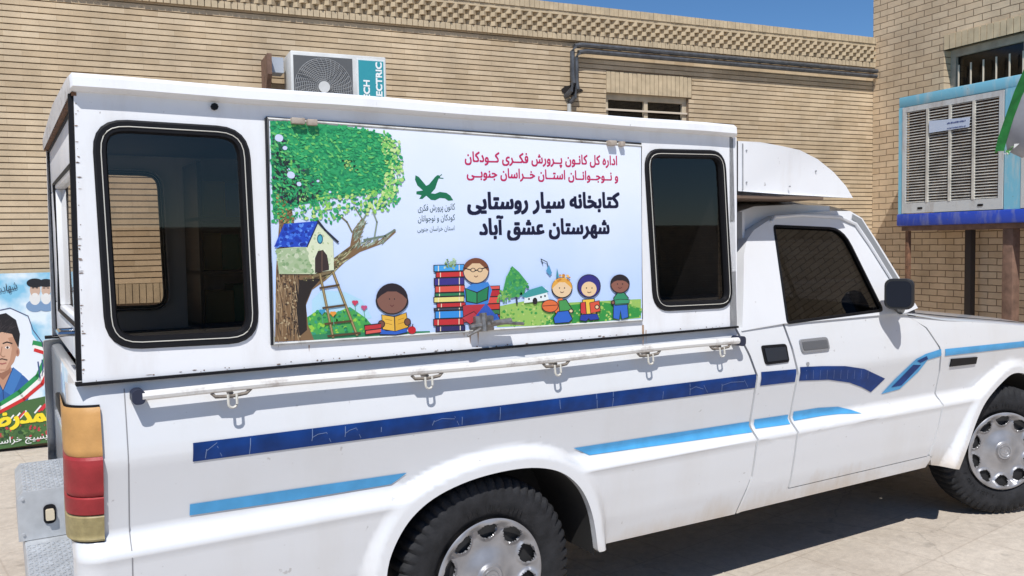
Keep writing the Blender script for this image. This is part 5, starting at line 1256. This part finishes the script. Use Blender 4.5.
# middle trees and house
A.line([(517, 304), (516, 292)], 1.8, (50, 60, 80)); A.poly([(502, 295), (506, 278), (512, 266), (519, 272), (527, 282), (524, 294), (512, 298)], (60, 150, 80)); A.dabs(inside([(502, 296), (506, 278), (512, 266), (520, 273), (529, 285), (522, 296)]), 70, .7, 2.2, [(40, 130, 80), (90, 170, 80), (60, 150, 110)]); A.dabs(inside([(497, 302), (500, 290), (508, 288), (512, 298), (506, 304)]), 40, .7, 2, [(130, 180, 90), (90, 160, 80)])
A.poly([(524, 303), (525, 294), (546, 288), (549, 300)], (225, 235, 235)); A.poly([(521, 296), (529, 290), (542, 286), (549, 292), (526, 298)], (60, 150, 150)); A.ell(535, 301, 2.4, 3.4, OL); A.ell(529, 299, .9, 1.1, OL); A.ell(541, 297, .9, 1.1, OL); A.ell(545, 296, .9, 1.1, OL)
A.line([(543, 264), (541, 259), (547, 262), (549, 270)], .8, (60, 80, 90)); A.poly([(546, 271), (549, 265), (552, 273), (550, 276)], (80, 150, 190))
# three pupils
A.poly([(557, 306), (566, 302), (574, 310), (570, 320), (560, 316)], (60, 130, 70)); A.poly([(554, 310), (558, 299), (562, 298), (566, 306), (564, 318), (559, 318)], (225, 120, 60)); A.ell(550, 306, 8.6, 6.6, OL); A.ell(550, 306, 7.8, 5.8, (220, 110, 60)); A.line([(543, 306), (557, 305)], .8, (120, 50, 30)); A.op([(559, 301), (566, 300), (572, 310), (568, 313), (560, 312)], (70, 150, 80)); A.op([(558, 312), (568, 311), (572, 319), (569, 322), (555, 323), (554, 318)], (45, 100, 195)); A.oe(571, 311, 1.6, 1.4, (230, 200, 160)); head(562, 288, 9.6, (230, 200, 160), (225, 165, 70), .6)
A.dabs(inside([(553, 281), (556, 275), (568, 275), (572, 281)]), 20, .7, 1.8, [(240, 190, 90), (200, 130, 50)]); A.poly([(556, 278), (557, 268), (559, 277)], (60, 140, 160))
A.op([(583, 300), (594, 299), (596, 316), (582, 317)], (235, 195, 70)); A.op([(581, 303), (585, 302), (586, 314), (581, 313)], (205, 60, 60)); A.op([(581, 315), (597, 314), (599, 319), (590, 320), (589, 318), (586, 321), (580, 320)], (38, 62, 155)); A.op([(590, 303), (599, 301), (600, 311), (591, 313)], (215, 85, 60)); A.oe(597, 307, 1.6, 1.6, (232, 200, 155)); A.ell(589, 286, 11.8, 11.8, OL, n=26); A.ell(589, 286, 11, 11, (50, 45, 125), n=26); A.ell(589, 289, 7.6, 7.4, (232, 200, 155), n=22); A.ell(586.5, 288, .6, .8, OL, n=8); A.ell(592, 288, .6, .8, OL, n=8); A.line([(587.5, 292), (589, 292.8), (591, 292)], .7, (90, 40, 40))
A.op([(614, 304), (627, 303), (628, 317), (622, 319), (620.5, 310), (619, 319.5), (613.5, 318)], (50, 105, 195)); A.op([(614, 298), (618, 293), (624, 293), (628, 298), (627, 304), (615, 305)], (50, 140, 100)); A.op([(612, 301), (620, 299.5), (630, 300), (629, 303), (613, 304)], (60, 150, 108), .6); A.oe(613, 302.5, 1.4, 1.4, (140, 92, 78)); head(620, 284, 8.8, (140, 92, 78), (35, 28, 35), .4)
A.done('painted_scene', sign)
# emblem bird and writing
P2 = lambda px, py: SP(px, py, .0006)
A = Art(lambda a, b, o=0: SP(a, b, o))
GB = (20, 110, 75)
c4 = lambda pts: [(400 + x / 4.267, 130 + y / 4.267) for x, y in pts]
A.poly(c4([(66, 193), (80, 200), (112, 238), (124, 232), (150, 200), (160, 192), (168, 200), (160, 220), (150, 250), (132, 270), (150, 272), (170, 264), (198, 268), (215, 280), (227, 300), (206, 302), (192, 292), (170, 290), (150, 300), (132, 298), (112, 280), (96, 294), (82, 294), (92, 278), (70, 274), (70, 262), (98, 258), (74, 236), (64, 212)]), GB)
A.ell(*[(400 + 163 / 4.267), (130 + 200 / 4.267)], 1.9, 1.7, GB); A.line(c4([(168, 205), (184, 206)]), 1.0, GB); A.line(c4([(168, 198), (178, 190)]), .8, GB)
A.done('emblem', sign)
def wr_part(items, m_, nm):
    bm = bmesh.new()
    for it in items: write(bm, it[0], P2, it[1], it[2], it[3], it[4], it[5])
    return part(nm, bm, m_, sign, smooth=0)
wr_part([('اداره کل کانـون پــرورش فکــری کــودکان', (465, 161.5), (617, 165), 9.6, .026, 44), ('و نــوجــوانــان استــان خــراسان جنوبــی', (467, 177), (618, 180.5), 9.2, .026, 44)], mat('sign_red', (.52, .02, .10), .4), 'red_lettering')
wr_part([('کتابخانه سیار روستایی', (468, 209), (619, 207.5), 15.5, .043, 64), ('شهرستان عشق آباد', (480, 234.5), (609, 233.5), 15, .043, 64)], mat('sign_ink', (.004, .004, .03), .4), 'black_lettering')
wr_part([('کانون پرورش فکری', (418, 211), (455, 209.5), 6.4, .008, 44), ('کودکان و نوجوانان', (418, 221.5), (455, 220), 6, .008, 44), ('استان خراسان جنوبی', (417.5, 231.5), (454.5, 230), 4.6, .0, 40)], mat('sign_dark_green', (.012, .05, .05), .4), 'emblem_lettering')
# hinges at the top, latch at the bottom of the panel
HINGEM = dirty('rusty_hinge', (.42, .36, .30), (.16, .08, .04), .6, 0, amount=.9, scale=30, streak=False)
for px, py, w_ in ((298, 121, .04), (312, 122.5, .03), (612, 143, .035), (622, 144, .02)):
    bm = bmesh.new(); q = S(px, py, YC - .02); box(bm, (q.x - w_ / 2, q.y - .008, q.z - .009), (q.x + w_ / 2, YC - .001, q.z + .009), 0, None, .002)
    part('hinge', bm, HINGEM, sign)
bm = bmesh.new(); q = S(483, 322, YC - .03)
tube(bm, [q + Vector((-.05, 0, -.015)), q + Vector((.10, -.015, 0))], .010, 8); tube(bm, [q + Vector((-.0, 0, .03)), q + Vector((.0, -.01, -.03))], .013, 8)
box(bm, (q.x - .03, YC - .035, q.z - .03), (q.x + .04, YC - .012, q.z + .02), 0, None, .004)
tube(bm, [q + Vector((.02, -.02, .0)), q + Vector((.14, -.03, -.012))], .006, 6)
tube(bm, [q + Vector((-.02, -.02, -.02)), q + Vector((-.07, -.02, -.04))], .005, 6)
part('latch', bm, mat('latch_steel', (.22, .21, .20), .4, .6, var=.4, vscale=50), sign)
RS = mat('rust_stain', (.42, .27, .17), .7, var=.2, vscale=60)
bm = bmesh.new()
for px, py, w_, h_ in ((470, 329, .010, .05), (643, 325, .012, .09), (464, 328, .006, .03), (646, 330, .005, .05), (478, 330, .006, .05), (309, 345, .004, .02)):
    q = S(px, py, YC - .0012); a_ = [(q.x - w_ / 2 * k * random.uniform(.6, 1), q.z - h_ * t) for t, k in ((0, 1), (.3, .9), (.6, .5), (1, .1))] + [(q.x + w_ / 2 * k * random.uniform(.6, 1), q.z - h_ * t) for t, k in ((1, .1), (.6, .5), (.3, .9), (0, 1))]
    vs = [bm.verts.new((x, YC - .0012, z)) for x, z in a_]; bm.faces.new(vs)
part('rust_stains', bm, RS, CSIDE, smooth=0)
def chips(name, fn, n, m_, smin=.002, smax=.007):
    bm = bmesh.new()
    for _ in range(n):
        x, z, y = fn(); k = random.randint(4, 6); rx = random.uniform(smin, smax) * random.choice((1, 1, 2.5)); rz = random.uniform(smin, smax) * .6
        vs = [bm.verts.new((x + rx * random.uniform(.5, 1) * math.cos(2 * math.pi * i / k), y, z + rz * random.uniform(.5, 1) * math.sin(2 * math.pi * i / k))) for i in range(k)]; bm.faces.new(vs)
    o = part(name, bm, m_, CSIDE, smooth=0); o['kind'] = 'stuff'; return o
CHIPM = mat('chipped_paint', (.22, .15, .11), .8, var=.5, vscale=80)
chips('paint_chips', lambda: (random.uniform(XR + .05, XC - .01), CB + abs(random.gauss(0, .004)) + .002, YC - .0013), 60, CHIPM, .0015, .005)
chips('paint_chips', lambda: ((lambda t: (XR + .048 + (cb_ - XR - .048) * (1 - t) + abs(random.gauss(0, .003)), CB + (ZR0 - CB) * t, YC - .0014))(random.uniform(.02, .98))), 40, CHIPM, .0015, .004)
# ---------------------------------------------------------------- wheels
RT = .340; RRIM = .206
def wheel(hub):
    root = truck
    # tyre (parent part), local coordinates about the hub, outer face towards -y
    bm = bmesh.new(); N = 168
    pf = [(RRIM - .006, -.035), (RRIM + .004, -.050), (RRIM + .02, -.058), (RRIM + .055, -.064), (RT - .045, -.062), (RT - .022, -.056), (RT - .010, -.048), (RT - .001, -.036), (RT + .002, 0), (RT + .002, .06), (RT, .10), (RT - .02, .12), (RRIM, .10)]
    V = []
    for i in range(N):
        t = 2 * math.pi * i / N; row = []
        for j, (r_, y_) in enumerate(pf):
            lug = (i % 3 == 0) and j in (5, 6, 7, 8, 9)
            rr_ = r_ - (.008 if lug else 0)
            row.append(bm.verts.new((rr_ * math.cos(t), y_ + (.007 if lug and j < 8 else 0), rr_ * math.sin(t))))
        V.append(row)
    for i in range(N):
        a, b_ = V[i], V[(i + 1) % N]
        for j in range(len(pf) - 1): bm.faces.new((a[j], a[j + 1], b_[j + 1], b_[j]))
    bmesh.ops.recalc_face_normals(bm, faces=bm.faces)
    for k in range(26):
        t = R(60 + k * 4.2) if k < 13 else R(205 + (k - 13) * 4.2)
        if k % 5 == 4: continue
        r1, r2 = RRIM + .028, RRIM + .047; fr = (Vector((0, -.0655, 0)), Vector((math.cos(t), 0, math.sin(t))), Vector((0, -1, 0)), Vector((-math.sin(t), 0, math.cos(t))))
        box(bm, (r1, 0, -.004), (r2, .0022, -.0015), 0, fr); 
        if k % 2: box(bm, (r1, 0, .002), (r1 + .004, .0022, .005), 0, fr)
    for v in bm.verts: v.co += hub
    ty = obj('wheel', bm, RUBBER, truck, 40)
    # hub cap
    bm = bmesh.new(); NT, NR = 240, 50; nh = 10
    def inh(r_, t):
        a = (t / (2 * math.pi) * nh) % 1 - .5; du = a * 2 * math.pi / nh * r_; dv = r_ - RRIM * .78
        hw = max(.012, .034 * (1 + dv / .09))
        return (abs(du) / hw) ** 2.2 + (abs(dv) / .027) ** 2.2
    def dep(r_, t):
        f = r_ / RRIM
        y = -.058
        y += -.010 * math.exp(-((f - .97) / .05) ** 2)
        y += .020 * sm((.93 - f) / .12) * sm((f - .20) / .35) 
        y += -.012 * sm((.24 - f) / .04)
        h = inh(r_, t)
        if h > 1: y += -.009 * math.exp(-((h - 1.0) / .8) ** 2)
        return y
    V = []
    for i in range(NT):
        t = 2 * math.pi * i / NT; V.append([bm.verts.new((r_ * math.cos(t), dep(r_, t), r_ * math.sin(t))) for r_ in [RRIM * (j + 1) / NR for j in range(NR)]])
    c0 = bm.verts.new((0, dep(0, 0), 0))
    for i in range(NT):
        a, b_ = V[i], V[(i + 1) % NT]; bm.faces.new((c0, b_[0], a[0]))
        for j in range(NR - 1):
            t = 2 * math.pi * (i + .5) / NT; r_ = RRIM * (j + 1.5) / NR
            if inh(r_, t) > 1: bm.faces.new((a[j], b_[j], b_[j + 1], a[j + 1]))
    bmesh.ops.recalc_face_normals(bm, faces=bm.faces)
    # snap the hole outlines
    for v in bm.verts:
        if v.is_boundary and v.co.xz.length < RRIM * .96:
            t = math.atan2(v.co.z, v.co.x) % (2 * math.pi); r_ = v.co.xz.length
            k_ = (math.floor(t / (2 * math.pi) * nh) + .5) * 2 * math.pi / nh; cx_, cz_ = RRIM * .78 * math.cos(k_), RRIM * .78 * math.sin(k_)
            for _ in range(4):
                h = inh(r_, t); s_ = h ** (-1 / 2.2); nx_, nz_ = cx_ + (v.co.x - cx_) * s_, cz_ + (v.co.z - cz_) * s_
                v.co.x, v.co.z = nx_, nz_; r_ = math.hypot(nx_, nz_); t = math.atan2(nz_, nx_) % (2 * math.pi)
    for v in bm.verts: v.co += hub
    rc_ = obj('hub_cap', bm, SILVER, ty, 50)
    bm = bmesh.new(); tube(bm, [hub + Vector((0, -.030, 0)), hub + Vector((0, .06, 0))], RRIM - .004, 40); obj('rim', bm, mat('rim_black', (.015, .015, .016), .7), ty)
    bm = bmesh.new()
    tube(bm, [hub + Vector((.030 * math.cos(t), -.0700, .030 * math.sin(t))) for t in [k * math.pi / 14 for k in range(28)]], .0025, 5, closed=True)
    tube(bm, [hub + Vector((.020 * math.cos(t), -.0690, .014 * math.sin(t))) for t in [k * math.pi / 10 for k in range(20)]], .0018, 5, closed=True)
    tube(bm, [hub + Vector((x, -.0690, z)) for x, z in ((-.020, .004), (-.007, .006), (0, -.002), (.007, .006), (.020, .004))], .0018, 5)
    obj('emblem', bm, mat('emblem_steel', (.32, .33, .35), .35, .6), rc_)
    return ty
HR = S(490, 580, .03); HR = Vector((HR.x, .088, .281))
print('rear hub', S(489, 579, -.03), 'front', S(1004, 450, -.03))
w1 = wheel(HR)
wf = copy_tree(w1, truck)
FHp = S(1004, 450, .02); FH = Vector((FHp.x + .024, .075, .290))
off = w1.location - (HR - wloc(truck))
wf.rotation_euler = (0, 0, R(-24)); wf.location = (FH - wloc(truck)) + Matrix.Rotation(R(-24), 3, 'Z') @ off
for hx_, rz in ((HR.x, 180), (FH.x, 156)):
    wq = copy_tree(w1, truck); h_ = Vector((hx_, W - .06, RT + GZ - .002)); wq.rotation_euler = (0, 0, R(rz)); wq.location = (h_ - wloc(truck)) + Matrix.Rotation(R(rz), 3, 'Z') @ off
bm = bmesh.new()
for hx_ in (HR.x, FH.x): tube(bm, [(hx_, .2, .29), (hx_, W - .2, .29)], .04, 10)
tube(bm, [(HR.x + .05, W / 2, .33), (3.2, W / 2, .36)], .04, 8); part('axle', bm, UNDER)
